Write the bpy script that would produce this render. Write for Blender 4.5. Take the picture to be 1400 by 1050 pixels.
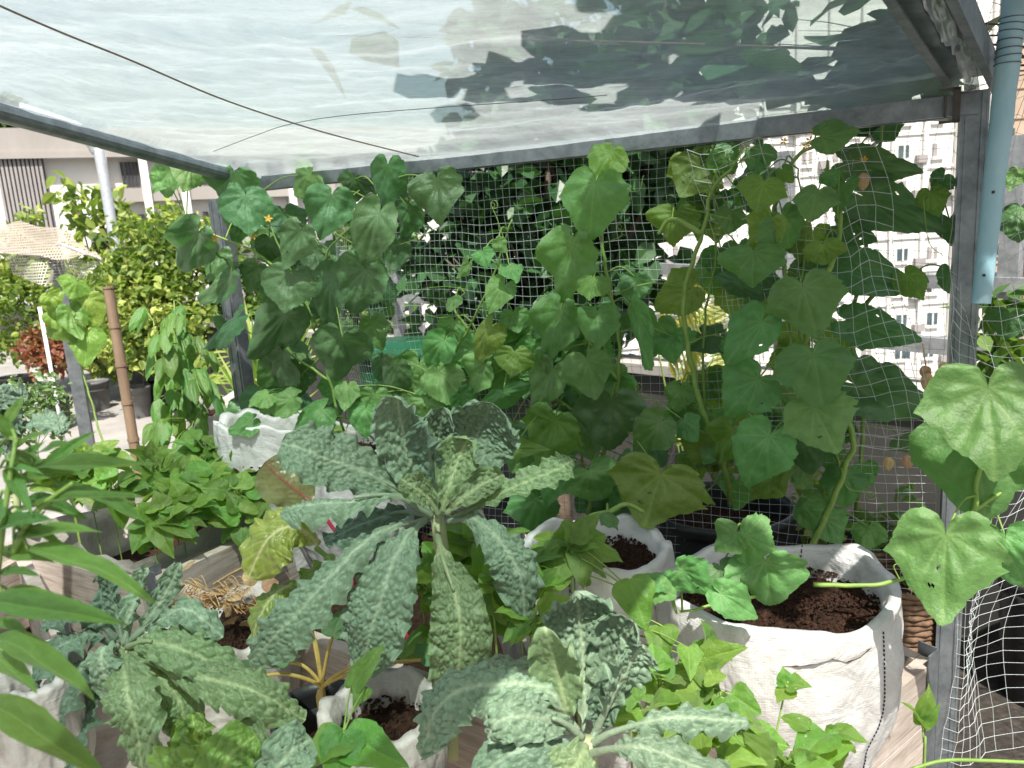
import bpy, math, random
import numpy as np
from mathutils import Vector as V, Matrix, noise
from math import sin, cos, pi, radians, sqrt, exp, atan2, hypot
random.seed(7)
S = bpy.context.scene
for o in list(bpy.data.objects): bpy.data.objects.remove(o)
# ------------------------------------------------------------------ camera, world, sun, exposure
F = 1040.0; CAM = V((0, 0, 1.5)); PIT = radians(11); ROL = radians(3.7)
fw = V((0, cos(PIT), -sin(PIT))); r0 = V((1, 0, 0)); u0 = V((0, sin(PIT), cos(PIT)))
RR = cos(ROL)*r0 - sin(ROL)*u0; UU = sin(ROL)*r0 + cos(ROL)*u0
cd = bpy.data.cameras.new('camera'); cam = bpy.data.objects.new('camera', cd); S.collection.objects.link(cam)
m = Matrix((RR, UU, -fw)).transposed().to_4x4(); m.translation = CAM; cam.matrix_world = m
cd.sensor_width = 36; cd.lens = 36*F/1400; cd.clip_start = .02; cd.clip_end = 2000
cd.dof.use_dof = True; cd.dof.focus_distance = 1.35; cd.dof.aperture_fstop = 9.0
S.camera = cam
SUN_EL, SUN_AZ = 61, 172            # azimuth measured clockwise from +Y (behind the camera, a little to the right)
w = bpy.data.worlds.new('World'); S.world = w; w.use_nodes = True
nt = w.node_tree; bg = nt.nodes['Background']
sk = nt.nodes.new('ShaderNodeTexSky'); sk.sky_type = 'NISHITA'; sk.sun_disc = False
sk.sun_elevation = radians(SUN_EL); sk.sun_rotation = radians(SUN_AZ); sk.air_density = 1.6; sk.dust_density = 4.0
nt.links.new(sk.outputs[0], bg.inputs[0]); bg.inputs[1].default_value = .085
sl = bpy.data.lights.new('sun', 'SUN'); sl.energy = 5; sl.angle = radians(.6); sl.color = (1, .955, .88)
so = bpy.data.objects.new('sun', sl); S.collection.objects.link(so)
sd = V((sin(radians(SUN_AZ))*cos(radians(SUN_EL)), cos(radians(SUN_AZ))*cos(radians(SUN_EL)), sin(radians(SUN_EL))))
so.rotation_euler = sd.to_track_quat('Z', 'Y').to_euler(); so.location = (0, 0, 30)
S.view_settings.view_transform = 'Standard'; S.view_settings.look = 'None'; S.view_settings.gamma = 1
S.view_settings.exposure = .86
S.render.engine = 'CYCLES'; S.cycles.max_bounces = 10; S.cycles.transparent_max_bounces = 24; S.cycles.transmission_bounces = 6
# ------------------------------------------------------------------ pixel rays (photo 1400 x 1050) into the scene
def P(x, y, d): return CAM + d*(fw + RR*((x-700)/F) - UU*((y-525)/F))
def Zp(x, y, z):
    v = P(x, y, 1)-CAM; return CAM + v*((z-CAM.z)/v.z)
PR = P(1320, 128, 1.42); PL = Zp(352, 243, PR.z)
TD = (PL-PR).normalized(); TN = V((-TD.y, TD.x, 0))
if TN.y < 0: TN = -TN                         # away from the camera
def tr(x, y, off=0):                          # point of the trellis plane, moved off metres towards the camera
    v = P(x, y, 1)-CAM; return CAM + v*((PR-TN*off-CAM).dot(TN)/v.dot(TN))
def dep(p): return (p-CAM).dot(fw)
# ------------------------------------------------------------------ objects
def link(o): S.collection.objects.link(o); return o
def tag(o, label=None, cat=None, group=None, kind=None):
    for k, v in (('label', label), ('category', cat), ('group', group), ('kind', kind)):
        if v: o[k] = v
    return o
def thing(name, label, cat, loc, group=None):
    o = link(bpy.data.objects.new(name, None)); o.location = loc; o.empty_display_size = .1
    return tag(o, label, cat, group)
class MB:
    def __init__(s): s.v = []; s.f = []; s.a = []; s.n = 0
    def add(s, vs, fs, at=None):
        n = s.n; s.v.extend(tuple(p) for p in vs); s.f.extend(tuple(i+n for i in f) for f in fs)
        s.a.extend(at if at is not None else [0.]*len(vs)); s.n += len(vs); return s
    def mesh(s, name, off=(0, 0, 0), smooth=True, mat=None):
        me = bpy.data.meshes.new(name); ox, oy, oz = off
        me.from_pydata([(x-ox, y-oy, z-oz) for x, y, z in s.v], [], s.f)
        at = me.attributes.new('vein', 'FLOAT', 'POINT'); at.data.foreach_set('value', np.array(s.a, dtype=np.float32))
        if smooth: me.polygons.foreach_set('use_smooth', [True]*len(me.polygons))
        if mat: me.materials.append(mat)
        return me
    def build(s, name, mat, parent=None, smooth=False, label=None):
        off = parent_origin(parent)
        o = link(bpy.data.objects.new(name, s.mesh(name, off, smooth, mat)))
        if parent: o.parent = parent
        if label: o['label'] = label
        return o
def parent_origin(p):
    v = V((0, 0, 0))
    while p: v += p.location; p = p.parent
    return v
def single(mb, name, mat, label, cat, group=None, kind=None, smooth=False):
    return tag(mb.build(name, mat, None, smooth), label, cat, group, kind)
def inst(name, me, M, parent, label=None):
    o = link(bpy.data.objects.new(name, me)); o.parent = parent
    o.matrix_basis = Matrix.Translation(-parent_origin(parent)) @ M
    if label: o['label'] = label
    return o
def box(mb, o, ax, ay, az):                    # corner o and three edge vectors
    o, ax, ay, az = V(o), V(ax), V(ay), V(az)
    if ax.cross(ay).dot(az) < 0: ax, ay = ay, ax
    p = [o, o+ax, o+ax+ay, o+ay, o+az, o+ax+az, o+ax+ay+az, o+ay+az]
    mb.add(p, [(0, 3, 2, 1), (4, 5, 6, 7), (0, 1, 5, 4), (1, 2, 6, 5), (2, 3, 7, 6), (3, 0, 4, 7)])
def cbox(mb, c, sx, sy, sz, X=V((1, 0, 0)), Y=V((0, 1, 0)), Zv=V((0, 0, 1))):
    c = V(c); box(mb, c-X*sx/2-Y*sy/2-Zv*sz/2, X*sx, Y*sy, Zv*sz)
def catmull(pts, n):
    pts = [V(p) for p in pts]
    if len(pts) == 2: return [pts[0].lerp(pts[1], i/n) for i in range(n+1)]
    q = [2*pts[0]-pts[1]] + pts + [2*pts[-1]-pts[-2]]; out = []; k = len(pts)-1
    for i in range(n+1):
        t = i/n*k; j = min(int(t), k-1); t -= j; a, b, c, d = q[j:j+4]
        out.append(.5*((2*b)+(c-a)*t+(2*a-5*b+4*c-d)*t*t+(3*b-a-3*c+d)*t**3))
    return out
def tube(mb, pts, r, sides=6, n=None, cap=True, at=0.):
    pts = catmull(pts, n) if n else [V(p) for p in pts]
    N = len(pts); vs = []; fs = []
    t = (pts[1]-pts[0]).normalized(); u = t.orthogonal().normalized()
    for i, p in enumerate(pts):
        t = (pts[min(i+1, N-1)]-pts[max(i-1, 0)]).normalized(); u = (u-t*u.dot(t)).normalized(); b = t.cross(u)
        rr = r if not hasattr(r, '__len__') else r[0]+(r[1]-r[0])*i/(N-1)
        for k in range(sides):
            a = 2*pi*k/sides; vs.append(p+u*(cos(a)*rr)+b*(sin(a)*rr))
    for i in range(N-1):
        for k in range(sides):
            a, b_ = i*sides+k, i*sides+(k+1) % sides; fs.append((a, b_, b_+sides, a+sides))
    if cap: fs.append(tuple(range(sides))[::-1]); fs.append(tuple((N-1)*sides+k for k in range(sides)))
    mb.add(vs, fs, [at]*len(vs))
def grid(mb, nu, nv, fn, at=None):
    vs = []; A = []
    for i in range(nu+1):
        for j in range(nv+1):
            q = fn(i/nu, j/nv)
            if at: vs.append(q[0]); A.append(q[1])
            else: vs.append(q)
    fs = [(i*(nv+1)+j, (i+1)*(nv+1)+j, (i+1)*(nv+1)+j+1, i*(nv+1)+j+1) for i in range(nu) for j in range(nv)]
    mb.add(vs, fs, A if at else None)
# ------------------------------------------------------------------ materials
def mat(name): 
    m_ = bpy.data.materials.new(name); m_.use_nodes = True; t = m_.node_tree
    return m_, t, t.nodes['Principled BSDF'], t.nodes['Material Output']
def nd(t, k, **kw):
    n = t.nodes.new('ShaderNode'+k)
    for a, b in kw.items(): setattr(n, a, b)
    return n
def noise_n(t, scale, detail=4, rough=.6, stretch=None, coord='Object', dist=0):
    tc = nd(t, 'TexCoord'); n = nd(t, 'TexNoise'); n.inputs['Scale'].default_value = scale
    n.inputs['Detail'].default_value = detail; n.inputs['Roughness'].default_value = rough; n.inputs['Distortion'].default_value = dist
    if stretch:
        mp = nd(t, 'Mapping'); mp.inputs['Scale'].default_value = stretch
        t.links.new(tc.outputs[coord], mp.inputs[0]); t.links.new(mp.outputs[0], n.inputs[0])
    else: t.links.new(tc.outputs[coord], n.inputs[0])
    return n
def ramp(t, src, stops):
    r = nd(t, 'ValToRGB'); e = r.color_ramp.elements
    while len(e) < len(stops): e.new(.5)
    for i, (p, c) in enumerate(stops): e[i].position = p; e[i].color = (*c, 1)
    t.links.new(src, r.inputs[0]); return r
def bump(t, src, st, dist, bs):
    b = nd(t, 'Bump'); b.inputs['Strength'].default_value = st; b.inputs['Distance'].default_value = dist
    t.links.new(src, b.inputs['Height'])
    if bs.inputs['Normal'].links: t.links.new(bs.inputs['Normal'].links[0].from_socket, b.inputs['Normal'])
    t.links.new(b.outputs[0], bs.inputs['Normal']); return b
def surf(name, c1, c2, scale=8, rough=.7, metal=0, bst=.4, bd=.003, stretch=None, detail=6, spec=.4, fine=None):
    m_, t, bs, out = mat(name); n = noise_n(t, scale, detail, .65, stretch)
    r = ramp(t, n.outputs[0], [(.3, c1), (.7, c2)]); t.links.new(r.outputs[0], bs.inputs['Base Color'])
    bs.inputs['Roughness'].default_value = rough; bs.inputs['Metallic'].default_value = metal
    bs.inputs['Specular IOR Level'].default_value = spec
    n2 = noise_n(t, fine or scale*4, 5, .7, stretch); bump(t, n2.outputs[0], bst, bd, bs); return m_
def leafmat(name, col, vein, trans=(.25, .45, .04), tf=.3, rough=.42, spec=.45, var=.25, mott=None, veinf=.75, bscale=90, bst=.35, hue=.03):
    m_, t, bs, out = mat(name); L = t.links.new
    oi = nd(t, 'ObjectInfo'); at = nd(t, 'Attribute', attribute_name='vein')
    n = noise_n(t, 5 if not mott else mott[1], 4, .6)
    r = ramp(t, n.outputs[0], [(.35, tuple(c*(.82) for c in col)), (.7, tuple(c*1.2 for c in col) if not mott else mott[0])])
    mx = nd(t, 'Mix', data_type='RGBA'); mu = nd(t, 'Math', operation='MULTIPLY'); mu.inputs[1].default_value = veinf
    L(at.outputs['Fac'], mu.inputs[0]); L(mu.outputs[0], mx.inputs[0]); L(r.outputs[0], mx.inputs[6]); mx.inputs[7].default_value = (*vein, 1)
    hs = nd(t, 'HueSaturation'); mr = nd(t, 'MapRange'); mr.inputs[3].default_value = 1-var; mr.inputs[4].default_value = 1+var
    L(oi.outputs['Random'], mr.inputs[0]); L(mr.outputs[0], hs.inputs['Value'])
    m2 = nd(t, 'MapRange'); m2.inputs[3].default_value = .5-hue; m2.inputs[4].default_value = .5+hue*.6
    fr = nd(t, 'Math', operation='MULTIPLY'); fr.inputs[1].default_value = 7.3; fr2 = nd(t, 'Math', operation='FRACT')
    L(oi.outputs['Random'], fr.inputs[0]); L(fr.outputs[0], fr2.inputs[0]); L(fr2.outputs[0], m2.inputs[0]); L(m2.outputs[0], hs.inputs['Hue'])
    L(mx.outputs[2], hs.inputs['Color']); L(hs.outputs[0], bs.inputs['Base Color'])
    bs.inputs['Roughness'].default_value = rough; bs.inputs['Specular IOR Level'].default_value = spec; bs.inputs['Sheen Weight'].default_value = .12
    n2 = noise_n(t, bscale, 3, .6); bump(t, n2.outputs[0], bst, .002, bs); n3 = noise_n(t, bscale*.22, 2, .5); bump(t, n3.outputs[0], bst*.8, .006, bs)
    tl = nd(t, 'BsdfTranslucent'); tl.inputs[0].default_value = (*trans, 1); ms = nd(t, 'MixShader'); ms.inputs[0].default_value = tf
    L(bs.outputs[0], ms.inputs[1]); L(tl.outputs[0], ms.inputs[2]); L(ms.outputs[0], out.inputs[0]); return m_
def scattermat(name, cols, tf=.3, trans=(.3, .5, .05), rough=.5):      # leaf clouds: each leaf carries its own tone in the attribute
    m_, t, bs, out = mat(name); L = t.links.new
    at = nd(t, 'Attribute', attribute_name='vein')
    k = len(cols)-1; r = ramp(t, at.outputs['Fac'], [(i/k, c) for i, c in enumerate(cols)])
    L(r.outputs[0], bs.inputs['Base Color']); bs.inputs['Roughness'].default_value = rough; bs.inputs['Specular IOR Level'].default_value = .4
    tl = nd(t, 'BsdfTranslucent'); tl.inputs[0].default_value = (*trans, 1); ms = nd(t, 'MixShader'); ms.inputs[0].default_value = tf
    L(bs.outputs[0], ms.inputs[1]); L(tl.outputs[0], ms.inputs[2]); L(ms.outputs[0], out.inputs[0]); return m_
M = {}
M['cuke'] = leafmat('cucumber_leaf', (.088, .218, .06), (.16, .3, .095), tf=.3, trans=(.22, .56, .07))
M['cuke_dark'] = leafmat('cucumber_leaf_dark', (.052, .145, .05), (.09, .19, .06), tf=.2, trans=(.15, .4, .04), rough=.36)  # dark leaf tone; also holds the shade on leaves behind the net
M['cuke_yellow'] = leafmat('cucumber_leaf_yellow_backlit', (.1, .21, .036), (.2, .33, .07), tf=.33, trans=(.32, .58, .04), mott=((.15, .25, .035), 14))  # yellow-green leaves; on some the yellow stands for light shining through
M['cuke_sheen'] = leafmat('squash_leaf', (.072, .172, .062), (.11, .22, .09), tf=.17, trans=(.12, .36, .06), rough=.4, var=.15)  # bluish base colour stands for the sheen of light through the film
M['bean'] = leafmat('bean_leaf', (.095, .205, .03), (.16, .29, .055), tf=.36, trans=(.36, .62, .03), rough=.38, var=.3)
M['pepper'] = leafmat('pepper_leaf', (.065, .165, .03), (.13, .26, .06), tf=.26, trans=(.25, .45, .04), rough=.42, spec=.38, bst=.3)
M['basil'] = leafmat('basil_leaf', (.055, .16, .022), (.08, .2, .04), tf=.3, trans=(.25, .5, .03), rough=.35)
M['kale'] = leafmat('kale_leaf', (.12, .195, .12), (.3, .38, .25), tf=.1, trans=(.3, .45, .15), rough=.48, spec=.4, var=.12, bscale=260, bst=.6, veinf=.62, hue=.01)
M['kale_dark'] = leafmat('kale_leaf_dark', (.075, .135, .085), (.2, .28, .19), tf=.1, trans=(.2, .35, .1), rough=.5, var=.12, bscale=260, bst=.6, veinf=.6, hue=.01)
M['kale_green'] = leafmat('kale_leaf_green', (.118, .195, .085), (.28, .36, .18), tf=.15, trans=(.35, .55, .06), rough=.45, var=.12, bscale=260, bst=.7, hue=.01)
M['kale_lime'] = leafmat('kale_leaf_lime', (.11, .215, .04), (.25, .37, .1), tf=.25, trans=(.45, .7, .05), rough=.42, var=.1, bscale=320, bst=.4, hue=.01)
M['chard'] = leafmat('chard_leaf', (.13, .225, .035), (.45, .48, .24), tf=.25, trans=(.4, .55, .05), rough=.38, mott=((.2, .29, .045), 16), var=.1, veinf=.95)
M['chard_red'] = leafmat('chard_leaf_reddish', (.13, .15, .05), (.22, .05, .05), tf=.25, trans=(.3, .3, .06), rough=.35, mott=((.2, .23, .09), 20), var=.1, veinf=.9)
M['stem'] = surf('green_stem', (.13, .23, .04), (.22, .33, .08), 30, .5)
M['stem_pale'] = surf('pale_stem', (.3, .36, .17), (.42, .46, .26), 30, .5)
M['stem_dry'] = surf('dry_stem', (.42, .25, .09), (.6, .42, .2), 40, .7)
M['stem_yellow'] = surf('yellow_stem', (.33, .24, .05), (.48, .37, .12), 60, .55)
M['stem_red'] = surf('red_stem', (.3, .02, .05), (.42, .05, .08), 20, .4)
M['bark'] = surf('bark', (.07, .05, .035), (.16, .12, .09), 18, .85, bst=.8)
M['dead'] = leafmat('dead_leaf', (.42, .29, .15), (.55, .42, .25), tf=.2, trans=(.5, .3, .1), rough=.7)
M['flower'] = surf('yellow_flower', (.5, .28, .04), (.62, .4, .07), 30, .5)
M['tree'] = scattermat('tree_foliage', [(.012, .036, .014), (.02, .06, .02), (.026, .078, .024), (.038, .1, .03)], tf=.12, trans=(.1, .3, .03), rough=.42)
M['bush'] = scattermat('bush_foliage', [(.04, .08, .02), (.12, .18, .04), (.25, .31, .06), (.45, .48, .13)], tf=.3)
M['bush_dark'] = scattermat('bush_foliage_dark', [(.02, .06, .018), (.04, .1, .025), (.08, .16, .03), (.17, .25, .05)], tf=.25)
M['croton'] = scattermat('croton_foliage', [(.12, .035, .025), (.22, .07, .04), (.22, .13, .05), (.09, .12, .04)], tf=.25, trans=(.5, .15, .05))
M['herb'] = scattermat('herb_foliage', [(.04, .1, .03), (.08, .17, .05), (.13, .22, .08), (.6, .62, .55)], tf=.25)
M['palm'] = scattermat('variegated_frond', [(.05, .1, .02), (.11, .17, .03), (.22, .26, .05), (.32, .34, .1)], tf=.4, trans=(.7, .7, .08))
M['grassy'] = scattermat('strap_foliage', [(.05, .13, .02), (.13, .25, .04), (.2, .31, .05), (.33, .4, .1)], tf=.35)
M['far'] = scattermat('far_foliage', [(.02, .05, .015), (.04, .08, .02), (.06, .11, .03), (.09, .15, .04)], tf=.1)
def metal(name, c1, c2, rough=.42, met=.75, streak=(3, 3, 3)):
    m_, t, bs, out = mat(name); n = noise_n(t, 9, 8, .7, streak); r = ramp(t, n.outputs[0], [(.3, c1), (.68, c2)])
    t.links.new(r.outputs[0], bs.inputs['Base Color']); bs.inputs['Metallic'].default_value = met
    n2 = noise_n(t, 30, 6, .7); rr = nd(t, 'MapRange'); rr.inputs[3].default_value = rough-.12; rr.inputs[4].default_value = rough+.2
    t.links.new(n2.outputs[0], rr.inputs[0]); t.links.new(rr.outputs[0], bs.inputs['Roughness'])
    bump(t, n2.outputs[0], .12, .002, bs); return m_
M['steel'] = metal('galvanised_steel', (.13, .15, .165), (.28, .31, .335))
M['steel_light'] = metal('galvanised_steel_light', (.42, .45, .49), (.62, .65, .69), .5, .35)
M['wire'] = metal('wire', (.05, .045, .04), (.1, .09, .08), .5, .5)
M['rail'] = metal('painted_rail', (.2, .21, .22), (.4, .41, .42), .5, .4)
def woodmat():
    m_, t, bs, out = mat('weathered_plank'); L = t.links.new
    n = noise_n(t, 3.5, 9, .7, (2.2, 2.2, 26), dist=.4); r = ramp(t, n.outputs[0], [(.28, (.22, .175, .14)), (.5, (.42, .36, .31)), (.75, (.58, .52, .47))])
    n2 = noise_n(t, 5, 5, .6); r2 = ramp(t, n2.outputs[0], [(.35, (.62, .6, .58)), (.65, (1, 1, 1))])
    mx = nd(t, 'Mix', data_type='RGBA', blend_type='MULTIPLY'); mx.inputs[0].default_value = .8; L(r.outputs[0], mx.inputs[6]); L(r2.outputs[0], mx.inputs[7])
    L(mx.outputs[2], bs.inputs['Base Color']); bs.inputs['Roughness'].default_value = .75; bump(t, n.outputs[0], .5, .003, bs); return m_
M['wood'] = woodmat()
def clothmat(name, c1, c2, weave=420, tf=.15):
    m_, t, bs, out = mat(name); L = t.links.new
    n = noise_n(t, 5, 9, .75, dist=.6); r = ramp(t, n.outputs[0], [(.3, c1), (.55, c2)]); L(r.outputs[0], bs.inputs['Base Color'])
    bs.inputs['Roughness'].default_value = .42; bs.inputs['Specular IOR Level'].default_value = .35
    tc = nd(t, 'TexCoord'); mp = nd(t, 'Mapping'); L(tc.outputs['Object'], mp.inputs[0])
    for dr in ('X', 'Z'):
        wv = nd(t, 'TexWave', bands_direction=dr); wv.inputs['Scale'].default_value = weave/6; wv.inputs['Distortion'].default_value = .6; L(mp.outputs[0], wv.inputs[0])
        bump(t, wv.outputs['Fac'], .12, .001, bs)
    n3 = noise_n(t, 16, 6, .7, (1, 1, 1.6), dist=.8); bump(t, n3.outputs[0], .5, .009, bs); n4 = noise_n(t, 7, 3, .6, None, dist=1.0); bump(t, n4.outputs[0], .45, .03, bs)
    tl = nd(t, 'BsdfTranslucent'); tl.inputs[0].default_value = (.8, .78, .72, 1); ms = nd(t, 'MixShader'); ms.inputs[0].default_value = tf
    L(bs.outputs[0], ms.inputs[1]); L(tl.outputs[0], ms.inputs[2]); L(ms.outputs[0], out.inputs[0]); return m_
M['bag'] = clothmat('woven_poly_bag', (.4, .38, .35), (.62, .62, .61))
M['bag_dirty'] = clothmat('woven_poly_bag_dirty', (.3, .27, .24), (.5, .48, .45))
M['fabric'] = clothmat('grey_ground_fabric', (.27, .26, .23), (.45, .43, .38), 300, .08)
def soilmat():
    m_, t, bs, out = mat('potting_soil'); n = noise_n(t, 90, 8, .8); L = t.links.new
    n.inputs['Scale'].default_value = 150; r = ramp(t, n.outputs[0], [(.36, (.008, .005, .004)), (.5, (.035, .018, .011)), (.62, (.075, .036, .022)), (.74, (.2, .13, .09))])
    L(r.outputs[0], bs.inputs['Base Color']); bs.inputs['Roughness'].default_value = .95; bs.inputs['Specular IOR Level'].default_value = .15
    bump(t, n.outputs[0], .9, .008, bs); return m_
M['soil'] = soilmat()
M['black'] = surf('black_plastic', (.012, .012, .013), (.028, .028, .03), 12, .4, bst=.15)
M['black_cloth'] = surf('floor_darkening', (.012, .011, .01), (.06, .05, .04), 40, .9, bst=.6)
M['grey_pot'] = surf('grey_pot', (.1, .1, .1), (.17, .17, .17), 12, .5, bst=.15)
M['bin'] = surf('green_plastic', (.004, .045, .018), (.008, .08, .03), 6, .35, bst=.08)
M['concrete'] = surf('roof_concrete', (.2, .19, .175), (.36, .34, .32), 2.2, .85, bst=.4, bd=.004, fine=40)
M['parapet'] = surf('parapet_render', (.035, .034, .031), (.07, .067, .06), 3, .85, bst=.4, fine=30)  # base darkened to hold the shade on the wall face
M['white_wall'] = surf('white_wall', (.72, .7, .66), (.82, .8, .76), .3, .8, bst=.1)
M['fascia'] = surf('weathered_fascia', (.29, .265, .245), (.4, .375, .35), .5, .85, bst=.2, stretch=(1, 1, .4))
M['louvre'] = surf('grey_louvre', (.26, .24, .235), (.36, .335, .33), .8, .7, bst=.1)
M['dark_in'] = surf('dark_recess', (.035, .033, .038), (.07, .065, .07), 2, .8)
M['glass'] = surf('window_glass', (.03, .05, .06), (.1, .15, .17), .7, .12, bst=.02, spec=.8)
M['teal'] = surf('teal_curtain', (.02, .25, .24), (.03, .4, .36), 2, .6)
M['tan_wall'] = surf('tan_wall', (.42, .31, .23), (.52, .4, .3), .4, .8)
M['asphalt'] = surf('city_asphalt', (.07, .07, .075), (.16, .155, .15), .02, .9, fine=.5)
M['bamboo'] = surf('bamboo', (.15, .1, .065), (.28, .2, .135), 20, .55, stretch=(1, 1, .2))
M['tan_fibre'] = surf('wicker', (.09, .05, .028), (.22, .135, .08), 60, .7, bst=.7)
M['cord'] = surf('brown_cord', (.09, .06, .05), (.2, .15, .12), 200, .8)
M['white_pole'] = surf('white_pole', (.6, .6, .6), (.8, .8, .8), 20, .5)
M['thread'] = surf('navy_thread', (.01, .01, .03), (.03, .03, .06), 40, .7)
M['bluepipe'] = surf('faded_blue_pipe', (.13, .32, .41), (.36, .48, .5), 7, .45, bst=.2, stretch=(1, 1, .35))
def netmat(name, c):
    m_, t, bs, out = mat(name); bs.inputs['Base Color'].default_value = (*c, 1); bs.inputs['Roughness'].default_value = .4
    n = noise_n(t, 20); r = ramp(t, n.outputs[0], [(.3, tuple(x*.8 for x in c)), (.7, c)]); t.links.new(r.outputs[0], bs.inputs['Base Color']); return m_
M['net'] = netmat('nylon_net', (.5, .54, .54)); M['net_dark'] = netmat('dark_nylon_net', (.13, .14, .14))
def filmmat():
    m_, t, bs, out = mat('greenhouse_film'); L = t.links.new
    tp = nd(t, 'BsdfTransparent'); tp.inputs[0].default_value = (.78, .91, .88, 1)
    tl = nd(t, 'BsdfTranslucent'); tl.inputs[0].default_value = (.66, .715, .72, 1)
    df = nd(t, 'BsdfDiffuse'); df.inputs[0].default_value = (.4, .5, .48, 1)
    gl = nd(t, 'BsdfGlossy'); gl.inputs['Roughness'].default_value = .16; gl.inputs[0].default_value = (.9, .95, .95, 1)
    n = noise_n(t, 3.0, 9, .66, (1, 3.0, 1), dist=1.4); n2 = noise_n(t, 46, 6, .8, (.3, 2.2, 1))
    for q in (n, n2): q.inputs[0].links[0].from_node.inputs['Rotation'].default_value = (0, 0, radians(-24))
    ad = nd(t, 'Math', operation='MULTIPLY_ADD'); ad.inputs[1].default_value = .5; L(n2.outputs[0], ad.inputs[0]); L(n.outputs[0], ad.inputs[2])
    mr = nd(t, 'MapRange'); mr.inputs[1].default_value = .5; mr.inputs[2].default_value = 1.0; mr.inputs[3].default_value = .32; mr.inputs[4].default_value = .62; L(ad.outputs[0], mr.inputs[0])
    a = nd(t, 'MixShader'); a.inputs[0].default_value = .22; L(tl.outputs[0], a.inputs[1]); L(df.outputs[0], a.inputs[2])
    b = nd(t, 'MixShader'); L(mr.outputs[0], b.inputs[0]); L(tp.outputs[0], b.inputs[1]); L(a.outputs[0], b.inputs[2])
    fr = nd(t, 'Fresnel'); fr.inputs[0].default_value = 1.4; c = nd(t, 'MixShader'); mu = nd(t, 'Math', operation='MULTIPLY'); mu.inputs[1].default_value = .7
    L(fr.outputs[0], mu.inputs[0]); L(mu.outputs[0], c.inputs[0]); L(b.outputs[0], c.inputs[1]); L(gl.outputs[0], c.inputs[2]); L(c.outputs[0], out.inputs[0])
    bp = nd(t, 'Bump'); bp.inputs['Strength'].default_value = .5; bp.inputs['Distance'].default_value = .01; L(ad.outputs[0], bp.inputs['Height'])
    for q in (gl, df, tl, fr): L(bp.outputs[0], q.inputs['Normal'])
    return m_
M['film'] = filmmat()
def meshmat(name, col, scale, thr, tc_='Object'):      # very fine knotted mesh cloth: open holes between threads
    m_, t, bs, out = mat(name); L = t.links.new
    bs.inputs['Base Color'].default_value = (*col, 1); bs.inputs['Roughness'].default_value = .7
    uv = nd(t, 'TexCoord'); sp = nd(t, 'SeparateXYZ'); L(uv.outputs[tc_], sp.inputs[0]); mm = None
    for ax in ('X', 'Z'):
        a = nd(t, 'Math', operation='MULTIPLY'); a.inputs[1].default_value = scale; L(sp.outputs[ax], a.inputs[0])
        b = nd(t, 'Math', operation='FRACT'); L(a.outputs[0], b.inputs[0]); c = nd(t, 'Math', operation='LESS_THAN'); c.inputs[1].default_value = thr; L(b.outputs[0], c.inputs[0])
        if mm is None: mm = c
        else:
            d = nd(t, 'Math', operation='MAXIMUM'); L(mm.outputs[0], d.inputs[0]); L(c.outputs[0], d.inputs[1]); mm = d
    tp = nd(t, 'BsdfTransparent'); ms = nd(t, 'MixShader'); L(mm.outputs[0], ms.inputs[0]); L(tp.outputs[0], ms.inputs[1]); L(bs.outputs[0], ms.inputs[2]); L(ms.outputs[0], out.inputs[0]); return m_
M['shade_tan'] = meshmat('tan_shade_net', (.3, .26, .21), 80, .55)
M['shade_grey'] = meshmat('pale_shade_net', (.42, .4, .36), 80, .3)
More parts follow.
